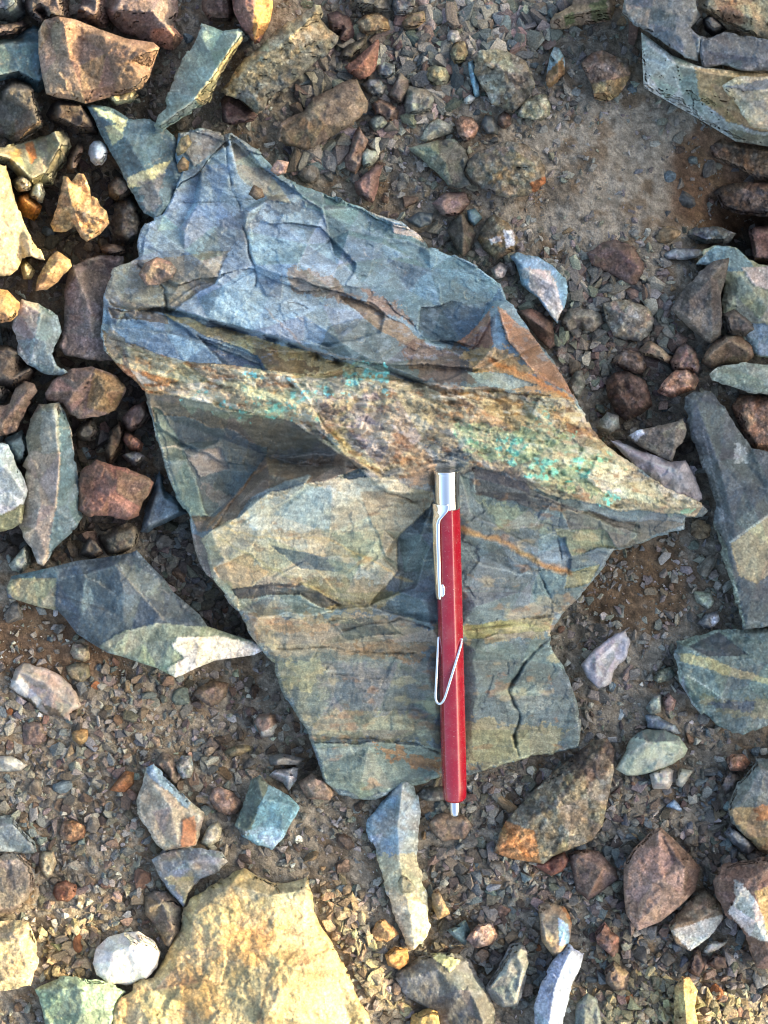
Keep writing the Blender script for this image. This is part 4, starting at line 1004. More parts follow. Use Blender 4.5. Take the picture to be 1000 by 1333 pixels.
K('stone', 'light stone with a blue stripe and rust stain', 'blue-striped stone', '178,1040 185,1018 190,1000 200,995 210,1005 235,1030 255,1050 267,1060 262,1080 255,1100 235,1105 215,1108 205,1100 195,1085 180,1065', ((156,146,132), (142,132,118)), 48, 'slate', ch=['190,1010,40 222,1050,50 232,1100,36', '200,1000,36 262,1065,38'], ez=28, pat=[('188,998 200,992 250,1045 245,1055 195,1012', (104,124,142), 2), ('240,1068 255,1062 256,1100 232,1105', (158,104,70), 4, .9)], cat='rock')
K('stone', 'rust-orange stone left of the blue-striped stone', 'rust-orange stone', '142,1028 150,1018 163,1003 175,1006 174,1020 162,1032', ((148,100,68),), 28, ch=['152,1022,24 166,1010,30'])
K('stone', 'rusty brown stone above the sunlit left corner', 'rusty brown stone', '68,1162 72,1150 85,1145 100,1152 100,1165 88,1174 74,1172', ((122,84,68),), 18)
K('stone', 'dull orange lump left of the blue-striped stone', 'dull orange lump', '76,1085 82,1070 100,1068 113,1075 110,1090 95,1096 80,1094', ((136,104,82),), 20, 'cong')
K('stone', 'pale teardrop stone in the lower left gravel', 'teardrop stone', '50,1115 55,1108 70,1108 74,1122 68,1138 60,1144 52,1135', ((148,136,116),), 18)
K('stone', 'dark teal angular stone with a green left face', 'teal angular stone', '305,1075 315,1050 328,1015 338,1010 350,1020 375,1035 390,1050 378,1075 370,1090 355,1105 335,1100 315,1090', ((98,130,144), (86,116,130)), 50, 'slate', ch=['336,1014,42 342,1040,52 322,1084,36', '342,1040,52 382,1050,44'], ez=28, pat=[('300,1078 330,1005 350,1018 345,1036 322,1090', (70,82,76), 2), ('320,1085 350,1075 372,1085 355,1110', (134,160,180), 4, .7)], cat='rock')
K('stone', 'speckled pink oval stone left of the teal angular stone', 'speckled pink oval', '272,1040 275,1028 285,1024 305,1032 318,1048 308,1060 290,1060 278,1052', ((156,128,114),), 34, 'cong')
K('stone', 'white-blue stone left of the lower end of the big rock', 'white-blue stone', '350,1010 358,1002 388,998 386,1015 375,1030 368,1020', ((156,158,166),), 34, ch=['356,1006,26 378,1012,36'])
K('slab', 'thin dark flake above the white-blue stone', 'thin dark flake', '350,985 365,980 397,987 386,996 352,997', ((104,104,104),), 26, 'slate', rim=0)
K('stone', 'pinkish square stone at the lower left foot of the big rock', 'pinkish foot stone', '388,1018 405,1005 425,1014 436,1030 430,1042 400,1040', ((144,122,106),), 30)
K('stone', 'grey speckled stone in the gravel above the speckled pink oval', 'grey speckled stone', '228,995 236,984 248,984 252,1000 248,1012 236,1014', ((134,136,136),), 26, 'cong')
K('stone', 'brown stone beside the top of the blue-striped stone', 'brown neighbour stone', '202,992 212,980 224,984 232,1005 230,1022 216,1008', ((108,96,88),), 34)
K('stone', 'striped olive-white stone under the speckled pink oval', 'striped chip', '260,1098 268,1080 282,1068 290,1078 284,1095 270,1104', ((152,146,130),), 30)
K('stone', 'blue-grey wedge above the big sunlit yellow rock', 'blue-grey wedge', '198,1120 205,1115 230,1105 260,1103 290,1110 298,1122 285,1135 260,1145 245,1165 240,1180 230,1170 210,1145', ((112,118,126), (126,116,106)), 46, 'slate', ch=['206,1122,38 245,1122,48 290,1118,38'], ez=28, pat=[('212,1142 250,1140 245,1180', (158,144,110), 4, .8)])
K('stone', 'brown stone between the blue-grey wedge and the white round stone', 'shaded brown stone', '188,1168 200,1160 218,1160 238,1180 240,1215 226,1236 214,1230 200,1205 188,1190', ((104,96,90), (116,100,84)), 36)
K('stone', 'round white stone in the sun at the bottom left', 'round white stone', '120,1255 125,1235 140,1220 160,1213 180,1212 200,1225 210,1240 205,1260 190,1275 165,1282 140,1280 125,1270', ((220,215,210), (206,202,200)), 70, 'quartz', ch=['145,1240,60 170,1232,72 190,1245,64'], ez=34, rnd=14, chip=2.5)
K('stone', 'green stone partly under the round white stone', 'green stone', '45,1288 60,1280 80,1272 100,1272 140,1280 165,1290 152,1310 130,1333 60,1333 55,1310', ((124,140,118), (112,128,110)), 44, 'slate', ez=30, ch=['60,1290,36 105,1285,48 150,1296,34'], cat='rock')
K('boulder', 'sunlit cream rock at the left edge near the bottom', 'sunlit cream rock', '0,1205 20,1198 38,1202 47,1225 50,1250 42,1275 40,1284 0,1296', ((164,150,122), (150,134,108)), 66, ez=42, ch=['-40,1230,66 25,1225,66 36,1262,54'], cat='rock')
K('boulder', 'big sunlit yellow-tan rock at the bottom', 'big sunlit yellow rock',
  '140,1333 148,1305 170,1290 172,1280 200,1270 215,1245 225,1225 235,1210 240,1185 245,1170 265,1160 285,1148 300,1135 318,1128 340,1140 365,1150 385,1148 402,1142 408,1165 410,1185 420,1210 432,1225 445,1250 455,1275 465,1300 480,1320 494,1333',
  ((168,146,104), (156,140,108)), 84, 'slate', ch=['252,1192,54 300,1152,62 350,1166,66 398,1158,58', '232,1240,46 290,1230,64 350,1240,74 385,1262,80 350,1320,76', '385,1262,80 430,1270,50', '200,1290,42 260,1300,54 330,1333,64'], ez=32, rim=.1, chip=3.0, rough=1.6,
  pat=[('290,1200 360,1210 340,1260 280,1250', (158,122,74), 8, .6), ('180,1290 240,1290 250,1333 190,1333', (150,136,100), 8, .8), ('360,1230 420,1240 440,1290 380,1300', (150,132,98), 8, .8), ('300,1270 345,1260 340,1333 300,1333', (140,128,100), 8, .8), ('240,1250 290,1290 270,1333 230,1310', (156,120,72), 8, .55), ('340,1150 400,1150 400,1210 350,1200', (178,164,132), 8, .7), ('250,1170 300,1150 290,1200 245,1220', (166,150,116), 8, .7)], cat='rock',
  lines=[([(395,1228),(372,1252),(345,1290),(335,1333)], 2.4, (88,72,52), .85), ([(240,1190),(270,1230),(262,1270)], 1.5, (110,88,58), .7), ([(300,1150),(320,1190),(300,1240)], 1.5, (120,94,58), .7), ([(320,1190),(380,1215),(425,1225)], 1.3, (116,92,60), .6), ([(190,1290),(260,1275),(330,1290)], 1.5, (112,90,60), .6), ([(262,1270),(290,1300),(280,1333)], 1.3, (104,84,56), .6)])
K('stone', 'grey-brown stone at the left edge in the lower part', 'lower edge stone', '0,1110 20,1108 40,1125 45,1145 38,1170 15,1190 0,1200', ((118,108,100), (106,98,92)), 40)
K('stone', 'blue-topped stone at the left edge above the grey-brown one', 'blue-topped stone', '0,1072 15,1060 30,1080 45,1095 48,1110 25,1111 0,1108', ((112,120,126),), 28, 'slate', rim=.2)
K('stone', 'white flaky stone at the left edge in the lower soil', 'white flaky stone', '0,988 14,984 36,996 28,1004 10,1006 0,1002', ((168,164,156),), 16, 'quartz')
# --- bottom middle
K('slate_shard', 'long slate shard below the big rock, blue above and sunlit below', 'long slate shard', '476,1072 490,1055 505,1035 520,1015 530,1012 538,1020 545,1045 547,1060 545,1085 543,1120 550,1148 556,1158 558,1180 560,1205 555,1220 540,1238 533,1238 525,1220 510,1185 500,1150 490,1120 488,1105 478,1090',
  ((118,138,154), (132,138,140)), 44, 'slate', ch=['524,1022,34 518,1070,44 520,1120,40 530,1170,34 540,1228,28'], ez=20, pat=[('488,1112 545,1110 565,1180 560,1240 525,1240', (168,162,138), 6)], cat='rock')  # pale lower end is sunlight painted into the colour
K('pebble', 'small sunlit chip resting on the long slate shard', 'chip on the shard', '513,1150 518,1140 530,1142 541,1155 538,1166 520,1166', ((158,152,128),), 48, zb=26, cat='pebble', rnd=2)
K('stone', 'brown block under the tip of the red pen', 'brown block under the pen tip', '558,1072 565,1062 580,1058 605,1062 617,1075 605,1092 575,1095 565,1085', ((134,114,98), (120,104,92)), 26, ch=['566,1070,24 606,1068,28'], rnd=2, ez=14)
K('stone', 'dark flat stone beside the pen where the big rock ends', 'dark flat rim stone', '541,1034 550,1026 575,1024 590,1030 575,1044 556,1044', ((84,82,76),), 16, 'slate', rim=.7)
K('boulder', 'dark smooth slate lump at the bottom edge', 'dark slate lump', '512,1275 520,1260 545,1245 565,1240 590,1240 610,1250 620,1270 635,1290 645,1320 648,1333 590,1333 560,1315 530,1300', ((88,90,92), (78,76,72)), 52, 'slate', ch=['530,1275,32 570,1262,42 612,1290,42 630,1333,36'], ez=18, rnd=5, chip=1.5, pat=[('555,1236 600,1250 590,1266 570,1252', (164,160,124), 3)], cat='rock')
K('stone', 'sunlit tan stone cut by the bottom edge', 'sunlit bottom stone', '530,1333 535,1322 555,1312 570,1318 582,1333', ((182,152,102),), 40)
K('stone', 'sunlit triangular stone left of the long slate shard', 'sunlit triangle stone', '482,1215 490,1198 500,1195 520,1215 505,1225 488,1227', ((168,134,98),), 34, ch=['494,1202,34 508,1214,34'], rnd=2)
K('stone', 'sunlit ochre stone at the tip of the long slate shard', 'sunlit ochre stone', '500,1242 514,1232 530,1235 532,1253 520,1263 505,1257', ((164,126,80),), 36)
K('stone', 'tan long stone right of the slate shard tip', 'tan long stone', '562,1162 570,1155 580,1175 586,1190 572,1198 563,1182', ((154,132,104),), 30)
K('stone', 'small teal triangle in the bottom gravel', 'teal triangle', '582,1212 605,1198 612,1212 605,1230 592,1222', ((84,106,112),), 22, 'slate', rim=0)
K('stone', 'pinkish grey stone right of the teal triangle', 'pinkish grey stone', '605,1222 622,1202 640,1200 648,1218 640,1231 620,1234', ((134,114,110),), 32, 'cong')
K('stone', 'grey slate piece at the bottom left of the lilac slate', 'grey slate piece', '630,1287 655,1250 665,1230 680,1226 690,1250 683,1280 675,1310 655,1313 640,1302', ((120,122,120), (106,110,108)), 36, 'slate', rim=.2)
# --- bottom right
K('boulder', 'coarse conglomerate boulder with an orange end below the big rock', 'conglomerate boulder', '643,1110 650,1085 658,1070 680,1045 700,1025 720,1005 745,985 770,965 790,960 800,975 800,1000 795,1025 790,1050 785,1075 770,1095 740,1107 720,1115 708,1125 690,1122 665,1118',
  ((132,122,104), (112,106,96)), 58, 'cong', ch=['660,1095,46 705,1060,60 760,1000,56 785,975,40', '705,1060,60 740,1085,50'], ez=28, pat=[('640,1112 655,1068 695,1080 705,1128 665,1122', (160,114,76), 5), ('735,990 795,955 810,985 780,1015 745,1010', (88,78,70), 6)], cat='rock')
K('stone', 'dark red stone under the conglomerate boulder', 'dark red stone', '690,1126 718,1113 735,1108 742,1120 732,1135 718,1141', ((116,76,66),), 28)
K('stone', 'plain brown stone right of the dark red stone', 'plain brown stone', '740,1112 755,1105 780,1108 800,1130 805,1145 785,1160 765,1172 750,1160', ((110,90,82), (98,82,76)), 42, ch=['752,1114,36 784,1130,44 768,1164,34'], rnd=3)
K('boulder', 'pink-brown five-sided block at the lower right', 'pink-brown block', '812,1125 825,1105 850,1080 860,1077 875,1090 900,1115 912,1130 905,1160 885,1180 860,1200 830,1212 815,1190 812,1160', ((146,120,110), (134,110,100)), 60, 'brown', ch=['858,1082,56 892,1130,62 888,1168,54', '822,1125,54 850,1150,60 832,1200,48'], ez=40, rnd=3, pat=[('860,1075 916,1130 905,1165 890,1165 890,1130', (108,86,76), 3)], cat='rock')
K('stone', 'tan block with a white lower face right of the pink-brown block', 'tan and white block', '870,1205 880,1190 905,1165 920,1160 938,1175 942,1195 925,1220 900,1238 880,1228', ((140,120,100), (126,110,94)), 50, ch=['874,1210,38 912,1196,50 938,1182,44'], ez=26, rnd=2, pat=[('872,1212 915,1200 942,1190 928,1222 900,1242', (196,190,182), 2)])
K('boulder', 'brown rock with a white vein at the right edge', 'white-veined brown rock', '928,1145 935,1130 960,1120 1000,1112 1000,1268 985,1260 978,1240 975,1225 965,1210 945,1190 930,1160', ((120,96,86), (108,88,80)), 92, ch=['935,1142,72 975,1145,92 1000,1130,92', '955,1180,70 985,1200,84 1000,1240,80'], ez=62, rnd=3, pat=[('955,1143 968,1150 985,1170 1000,1205 1010,1232 975,1212 945,1188 958,1168', (196,188,182), 3), ('985,1160 1050,1130 1050,1240 1000,1215', (190,164,116), 3)], cat='rock')  # white vein, then a sunlit spot painted in at the right
K('boulder', 'grey rock with an orange and tan lower side at the right edge', 'grey and orange rock', '948,1045 960,1020 985,990 1000,975 1000,1104 990,1106 970,1090 950,1070', ((108,112,110), (100,104,102)), 62, 'slate', ch=['955,1050,52 1000,1030,64', '975,1030,60 990,1000,56'], ez=36, rim=.2, pat=[('945,1050 1000,1050 1050,1040 1050,1110 985,1110', (158,134,102), 4), ('982,1050 1050,1045 1050,1075 990,1070', (172,112,68), 5, .8)], cat='rock')
K('stone', 'pale green-white rock at the lower right', 'green-white rock', '800,1000 810,985 820,965 835,950 865,950 885,960 895,975 890,985 875,995 850,1005 830,1010 815,1010', ((172,176,160), (156,162,148)), 50, 'quartz', ch=['815,985,38 850,968,52 888,972,40'], ez=26, chip=3, pat=[('820,960 835,945 870,945 888,962 850,966', (108,114,110), 3)], cat='rock')
K('stone', 'white square chip under the pale green-white rock', 'white square chip', '845,1008 868,998 877,1004 876,1016 870,1027 850,1026', ((192,186,178),), 30, 'quartz', rnd=2)
K('stone', 'cream chip right of the white square chip', 'cream chip', '880,1010 885,1000 903,1003 896,1016 888,1026 880,1022', ((172,168,156),), 24, 'quartz', rnd=2)
K('slate_slab', 'banded green and tan slab at the right edge under the long dark slab', 'banded green slab', '877,852 880,836 905,830 935,820 1000,814 1000,930 985,950 965,958 940,948 915,930 900,915 885,890', ((100,112,108), (90,102,100)), 52, 'slate', ch=['890,842,46 940,850,54 1000,862,56', '890,880,40 940,905,46 1000,915,44'], ez=34, chip=2.2,
  pat=[('893,842 935,822 976,850 920,854', (58,64,68), 2), ('880,850 925,856 985,878 1010,885 1010,892 960,880 885,862', (150,142,110), 4), ('905,905 960,912 1050,905 1050,940 940,930', (112,108,84), 6, .8), ('920,912 985,915 980,926 930,922', (66,76,88), 4, .8), ('875,850 884,852 896,905 912,930 895,915 880,885', (146,150,152), 3, .8)], cat='rock', lines=[([(898,880),(925,898),(945,912)], 1.1, (180,184,176), .7)])
K('stone', 'flat pale lilac chip in the soil right of the pen', 'pale lilac chip', '757,865 775,845 800,825 815,820 820,835 815,860 800,872 795,890 780,898 765,882', ((174,168,174), (160,154,158)), 16, 'quartz', ez=13, rnd=2, chip=1)
K('stone', 'bluish sliver above the pale green-white rock', 'bluish sliver', '841,932 850,929 880,943 886,955 865,953 843,947', ((122,130,142),), 22, 'slate', rim=0)
K('stone', 'light green-grey stone above the bluish sliver', 'light green-grey stone', '840,922 852,906 861,904 861,926 848,931', ((146,150,142),), 26)
K('pebble', 'pinkish pebble right of the light green-grey stone', 'pinkish pebble', '862,910 870,902 880,912 877,924 864,924', ((134,110,104),), 22, cat='pebble')
K('stone', 'greenish flat stone left of the banded green slab', 'greenish flat stone', '849,884 858,872 874,868 880,878 870,887 856,889', ((118,122,112),), 20, 'cong')
K('stone', 'pale stone in the soil left of the long dark slab', 'pale soil stone', '902,770 925,771 930,784 922,795 908,786', ((146,150,138),), 20, rnd=2)
K('stone', 'grey stone with a bright blue-white corner above the banded slab', 'bright-cornered stone', '908,812 918,798 934,795 937,808 925,820', ((128,128,132),), 22, pat=[('925,806 938,800 934,816 926,818', (190,200,220), 2)])
K('stone', 'red-pink stone between the two right edge rocks', 'red-pink stone', '944,988 952,981 968,982 977,992 968,1004 950,1003', ((156,120,104),), 30, 'cong')
K('stone', 'grey-pink stone left of the grey and orange rock', 'grey-pink stone', '938,1018 945,1004 960,1006 965,1016 955,1028 944,1036', ((132,122,118),), 26, 'cong')
K('pebble', 'blue triangular chip in the lower right gravel', 'blue triangular chip', '866,1050 877,1040 889,1054 886,1057', ((124,146,174),), 20, 'slate', rim=0, cat='pebble')
K('stone', 'grey-violet stone below the grey and orange rock', 'grey-violet stone', '942,1085 950,1077 968,1088 985,1102 975,1112 955,1100', ((116,118,124),), 30, 'slate', rim=0)
K('stone', 'rust and sky-blue stone left of the lilac slate', 'rust and sky-blue stone', '700,1180 712,1173 735,1180 745,1200 742,1225 735,1240 720,1245 705,1225', ((134,116,96), (112,108,100)), 42, 'slate', rim=0, pat=[('725,1195 740,1205 742,1230 728,1232', (128,158,184), 3), ('730,1180 748,1185 745,1205', (138,98,66), 3)])
K('slate_slab', 'lilac-blue slate blade at the bottom edge', 'lilac slate', '695,1312 705,1280 722,1250 740,1230 760,1240 752,1270 742,1290 735,1320 730,1333 698,1333', ((144,154,176), (132,142,164)), 44, 'slate', ch=['742,1238,40 722,1285,46 715,1333,40'], ez=28, rim=.2)
K('stone', 'small ragged red stone in the lower right gravel', 'ragged red stone', '775,1215 788,1198 796,1212 806,1220 806,1240 797,1246 778,1230', ((130,98,88),), 30, 'cong')
K('stone', 'brown stone above the sunlit crumbs', 'brown crumb-side stone', '788,1262 800,1250 820,1268 816,1288 802,1292 788,1280', ((106,90,80),), 34, rnd=3)
K('stone', 'dark teal stone at the bottom edge', 'dark bottom stone', '744,1333 750,1306 765,1292 778,1300 788,1333', ((84,94,96),), 34, 'slate', rim=0)
K('stone', 'sunlit yellow slab at the bottom right', 'sunlit yellow slab', '876,1333 879,1285 888,1271 897,1271 908,1290 905,1310 918,1333', ((176,156,112), (160,132,96)), 62, ez=42, ch=['890,1280,56 894,1330,64'], rnd=2)
K('stone', 'dark red splinter below the tan and white block', 'dark red splinter', '895,1262 902,1238 908,1232 918,1255 910,1272 897,1266', ((86,70,66),), 26, rnd=2)
K('pebble', 'white splinter beside the dark red splinter', 'white splinter', '914,1239 924,1226 948,1226 936,1236 922,1241', ((176,172,168),), 24, 'quartz', cat='pebble', rnd=2)
K('stone', 'small plum stone right of the dark red splinter', 'small plum stone', '920,1255 930,1240 945,1246 947,1260 932,1262', ((92,76,72),), 22)
# --- stones lying on the big rock
K('slate_slab', 'blue-green slab with pale sunlit corners beside the top left of the big rock', 'blue-green slab', '113,137 135,138 150,140 172,156 195,156 215,165 228,178 232,205 240,228 230,248 218,268 204,287 188,278 175,255 165,240 155,215 140,190 128,165', ((78,100,108), (70,90,98)), 54, 'slate', ch=['122,142,46 165,180,56 200,240,52'], ez=42, chip=1.6, pat=[('120,137 170,155 165,165 130,150', (168,172,140), 3), ('135,165 165,160 160,180 145,192', (160,164,134), 4), ('165,232 200,215 222,208 215,225 180,245 168,245', (176,172,136), 5), ('180,240 215,225 205,275 190,275', (110,106,104), 5, .7)], cat='rock')  # pale patches are sunlit bits painted into the colour
K('stone', 'brown stone lying on the upper left of the big rock', 'brown stone on the big rock', '180,357 188,342 205,334 222,340 230,350 226,362 207,371 190,372', ((130,110,100), (116,100,92)), 112, zb=66, ez=92, ch=['196,346,108 216,352,112'], group='stones lying on the big rock')
K('pebble', 'sunlit tan pebble on the upper left end of the big rock', 'tan pebble on the big rock', '228,195 235,180 245,175 250,185 241,198 231,203', ((140,128,102),), 66, zb=40, ez=56, cat='pebble', group='stones lying on the big rock')
K('pebble', 'round brown pebble below the sunlit tan pebble', 'round brown pebble on the big rock', '229,214 237,203 247,210 245,222 233,225', ((120,100,76),), 70, zb=44, ez=58, cat='pebble', group='stones lying on the big rock')
K('pebble', 'dark brown chip on the blue face of the big rock', 'brown chip on the blue face', '323,252 330,240 342,245 345,256 334,260', ((104,88,74),), 98, zb=70, ez=86, cat='pebble', rnd=2, group='stones lying on the big rock')
K('pebble', 'pink pebble on the upper right rim of the big rock', 'pink rim pebble', '352,222 362,208 376,210 372,225 362,230', ((180,146,130),), 74, zb=44, ez=64, cat='pebble', group='stones lying on the big rock')
K('pebble', 'smooth white egg-shaped pebble at the left', 'white egg pebble', '115,200 117,190 123,184 131,183 138,188 141,197 139,207 132,215 124,216 117,210', ((196,200,208),), 38, 'quartz', rnd=9, chip=0, rough=.4, ez=16, cat='pebble')
K('stone', 'long brown stone left of the white egg pebble', 'long brown stone', '88,205 100,185 108,188 106,205 96,226 86,224', ((98,82,72),), 32)
K('stone', 'dark crumbly rock under the edge of the blue-green slab', 'dark crumbly rock', '145,292 150,265 170,255 185,285 182,310 165,320 148,308', ((90,84,80),), 30, 'cong')
K('stone', 'brown stone behind the blue-green slab', 'brown slab-side stone', '140,240 150,230 166,234 170,252 155,264 141,256', ((108,94,82),), 26)
K('pebble', 'pale sunlit pebble below the large brown block', 'pale block-side pebble', '138,130 150,120 175,117 181,124 172,133 148,139', ((172,160,126),), 64, cat='pebble')
K('stone', 'flat brown stone above the grey-mauve stone', 'flat brown chip', '130,322 140,317 160,320 164,328 150,334 134,330', ((106,90,80),), 30)

# ------------------------------------------------------------------ pen
def simple_mat(name, col, rough, metal=0.0, coat=0.0, scratch=0.04):
    m = bpy.data.materials.new(name); m.use_nodes = True
    N = m.node_tree.nodes; L = m.node_tree.links; b = N['Principled BSDF']
    geo = N.new('ShaderNodeNewGeometry'); no = N.new('ShaderNodeTexNoise')
    no.inputs['Scale'].default_value = 900; no.inputs['Detail'].default_value = 5
    L.new(geo.outputs['Position'], no.inputs['Vector'])
    mr = N.new('ShaderNodeMapRange'); mr.inputs['To Min'].default_value = rough - scratch; mr.inputs['To Max'].default_value = rough + scratch * 2
    L.new(no.outputs['Fac'], mr.inputs['Value']); L.new(mr.outputs['Result'], b.inputs['Roughness'])
    b.inputs['Base Color'].default_value = tuple(col) + (1,)
    b.inputs['Metallic'].default_value = metal
    b.inputs['Coat Weight'].default_value = coat
    return m

def dusty_red(name, col, rough, metal, coat):
    m = simple_mat(name, col, rough, metal, coat, .06)
    N = m.node_tree.nodes; L = m.node_tree.links; b = N['Principled BSDF']
    geo = N.new('ShaderNodeNewGeometry')
    n1 = N.new('ShaderNodeTexNoise'); n1.inputs['Scale'].default_value = 1900; n1.inputs['Detail'].default_value = 2
    n2 = N.new('ShaderNodeTexNoise'); n2.inputs['Scale'].default_value = 160; n2.inputs['Detail'].default_value = 6; n2.inputs['Roughness'].default_value = .7
    L.new(geo.outputs['Position'], n1.inputs['Vector']); L.new(geo.outputs['Position'], n2.inputs['Vector'])
    r1 = N.new('ShaderNodeMapRange'); r1.inputs['From Min'].default_value = .70; r1.inputs['From Max'].default_value = .76; r1.inputs['To Max'].default_value = .75
    r2 = N.new('ShaderNodeMapRange'); r2.inputs['From Min'].default_value = .45; r2.inputs['From Max'].default_value = .8; r2.inputs['To Max'].default_value = .14
    L.new(n1.outputs['Fac'], r1.inputs['Value']); L.new(n2.outputs['Fac'], r2.inputs['Value'])
    ad = N.new('ShaderNodeMath'); ad.operation = 'MAXIMUM'; L.new(r1.outputs['Result'], ad.inputs[0]); L.new(r2.outputs['Result'], ad.inputs[1])
    mx = N.new('ShaderNodeMix'); mx.data_type = 'RGBA'
    mx.inputs['A'].default_value = tuple(col) + (1,); mx.inputs['B'].default_value = (.42, .36, .30, 1)
    L.new(ad.outputs[0], mx.inputs['Factor']); L.new(mx.outputs['Result'], b.inputs['Base Color'])
    return m

def pen():
    A = Vector(U(581.6, 611, 143).tolist()); B = Vector(U(592.5, 1062, 41).tolist())
    ax = (B - A).normalized()
    up = Vector((0, 0, 1)); side = ax.cross(up).normalized() * -1     # side: to the image right
    if side.x < 0: side = -side
    nrm = side.cross(ax).normalized()
    if nrm.z < 0: nrm = -nrm
    Lp = (B - A).length / S
    root = bpy.data.objects.new('pen', None); COL.objects.link(root); root.location = B
    root.empty_display_size = .01
    tag(root, 'red pen with chrome cap and clip lying on the big rock', 'pen')
    def P(s, a, b): return A + ax * (s * S) + side * (a * .93 * S) + nrm * (b * .93 * S)
    def build(name, V, F, mat, parent=root, smooth=True):
        me = bpy.data.meshes.new(name)
        me.from_pydata([tuple(v - B) for v in V], [], F)
        me.materials.append(mat)
        for p in me.polygons: p.use_smooth = smooth
        bm = bmesh.new(); bm.from_mesh(me); bmesh.ops.recalc_face_normals(bm, faces=bm.faces); bm.to_mesh(me); bm.free()
        o = bpy.data.objects.new(name, me); COL.objects.link(o); o.parent = parent
        return o
    def lathe(name, prof, mat, n=48, parent=root, hexa=None):
        V = []; F = []
        for s, r, hx in prof:
            for i in range(n):
                t = 2 * math.pi * i / n
                k = 1.0
                if hx:
                    w = (t - .26) % (math.pi / 3) - math.pi / 6
                    k = 1 - hx + hx * (math.cos(math.pi / 6) / math.cos(w)) ** 1.0 / .93
                V.append(P(s, r * k * math.cos(t), r * k * math.sin(t)))
        m = len(prof)
        for j in range(m - 1):
            for i in range(n):
                F.append((j * n + i, j * n + (i + 1) % n, (j + 1) * n + (i + 1) % n, (j + 1) * n + i))
        F.append(tuple(range(n))[::-1]); F.append(tuple((m - 1) * n + i for i in range(n)))
        return build(name, V, F, mat, parent)
    red = dusty_red('red_lacquer', lin((146,10,32)), .22, 0, .6)
    chrome = simple_mat('chrome', (.86,.84,.80), .10, 1)
    steel = simple_mat('steel_wire', (.80,.82,.84), .18, 1)
    tipm = simple_mat('tip_steel', (.62,.64,.66), .22, 1)
    e = Lp
    barrel_end = e - 24
    lathe('barrel', [(44, 14.6, 0), (46, 15.3, .5), (60, 15.6, .62), (barrel_end - 60, 16.5, .62), (barrel_end - 20, 16.3, .5), (barrel_end - 3, 15.8, .4), (barrel_end, 14.6, .2), (barrel_end + .3, 8, 0)], red, 72)
    cap = lathe('cap', [(2.0, 13.2, 0), (1.2, 15.6, 0), (1.6, 16.7, 0), (3.0, 17.0, 0), (4.5, 16.6, 0), (6, 16.3, 0), (30, 15.9, 0), (46, 15.8, 0), (47.5, 15.6, 0), (47.6, 14, 0)], chrome, 64)
    lathe('cap_button', [(1.95, 13.0, 0), (1.6, 12.6, 0), (1.5, 11.5, 0), (1.4, 0.6, 0)], simple_mat('cap_disc', (.45,.46,.47), .16, 1), 48, cap)
    lathe('tip', [(barrel_end - 2, 7.6, 0), (barrel_end + 2, 7.6, 0), (e - 8, 7.2, 0), (e - 3, 6.6, 0), (e, 5.2, 0), (e + .4, 1, 0)], tipm, 32)
    # clip: a channel strip leaving the cap on the upper left side and running down the barrel
    sec = []
    def ribbon(name, path, mat, parent):
        """path: (s, angle deg on the barrel, radius, half width, thickness)"""
        V = []; F = []
        for s, ang, r, hw, th in path:
            t = math.radians(ang)
            ca, sa = math.cos(t), math.sin(t)
            for (w, h) in ((-1, 0), (-1, .6), (-.65, 1), (.65, 1), (1, .6), (1, 0)):
                rr = r + th * h
                V.append(P(s, rr * ca - w * hw * sa, rr * sa + w * hw * ca))
        k = 6
        for j in range(len(path) - 1):
            for i in range(k):
                F.append((j * k + i, j * k + (i + 1) % k, (j + 1) * k + (i + 1) % k, (j + 1) * k + i))
        F.append(tuple(range(k))); F.append(tuple((len(path) - 1) * k + i for i in range(k)))
        o = build(name, V, F, mat, parent)
        bv = o.modifiers.new('bevel', 'BEVEL'); bv.width = .8 * S; bv.segments = 2
        return o
    ang = 142
    clip = ribbon('clip', [(40, ang - 12, 13.0, 13, 3.4), (47, ang - 10, 13.4, 12.5, 3.4), (53, ang - 4, 15.2, 9.5, 3.6), (58, ang, 17.4, 7.0, 4), (64, ang, 18.6, 6.0, 4.2), (90, ang, 18.6, 5.8, 4.4), (130, ang, 18.0, 5.2, 4.2), (152, ang, 17.6, 4.8, 4.0), (157, ang, 17.4, 3.6, 3.2)], chrome, root)
    ribbon('clip_foot', [(138, ang - 8, 14.6, 3.0, 3.0), (142, ang - 8, 14.6, 5.4, 3.2), (150, ang - 8, 14.6, 5.4, 3.2), (154, ang - 8, 14.6, 3.0, 3.0)], chrome, clip)
    # spring wire hung over the barrel
    WS = -6
    pts = [(216, 14.0, 9.5), (217, 15.6, 7), (219, 14.4, 10.8), (224, 12.5, 13.6), (250, 2.5, 18.6), (280, -8.5, 19.6), (289, -12.0, 19.0), (294, -15.5, 18.0), (296, -19.0, 16.5), (294, -22.5, 14.8), (288, -24.0, 13.4), (275, -23.0, 11.5), (250, -20.6, 8.0), (225, -18.2, 4.0), (214, -16.8, 1.0)]
    pts = [(p[0] + WS, p[1] * .94, p[2] * .94) for p in pts]
    # smooth the path
    Q = []
    for i in range(len(pts) - 1):
        p0 = Vector(pts[max(i - 1, 0)]); p1 = Vector(pts[i]); p2 = Vector(pts[i + 1]); p3 = Vector(pts[min(i + 2, len(pts) - 1)])
        for k in range(6):
            t = k / 6
            Q.append(.5 * (2 * p1 + (p2 - p0) * t + (2 * p0 - 5 * p1 + 4 * p2 - p3) * t * t + (3 * p1 - p0 - 3 * p2 + p3) * t ** 3))
    Q.append(Vector(pts[-1]))
    W = [P(q[0], q[1], q[2]) for q in Q]
    V = []; F = []; n = 10
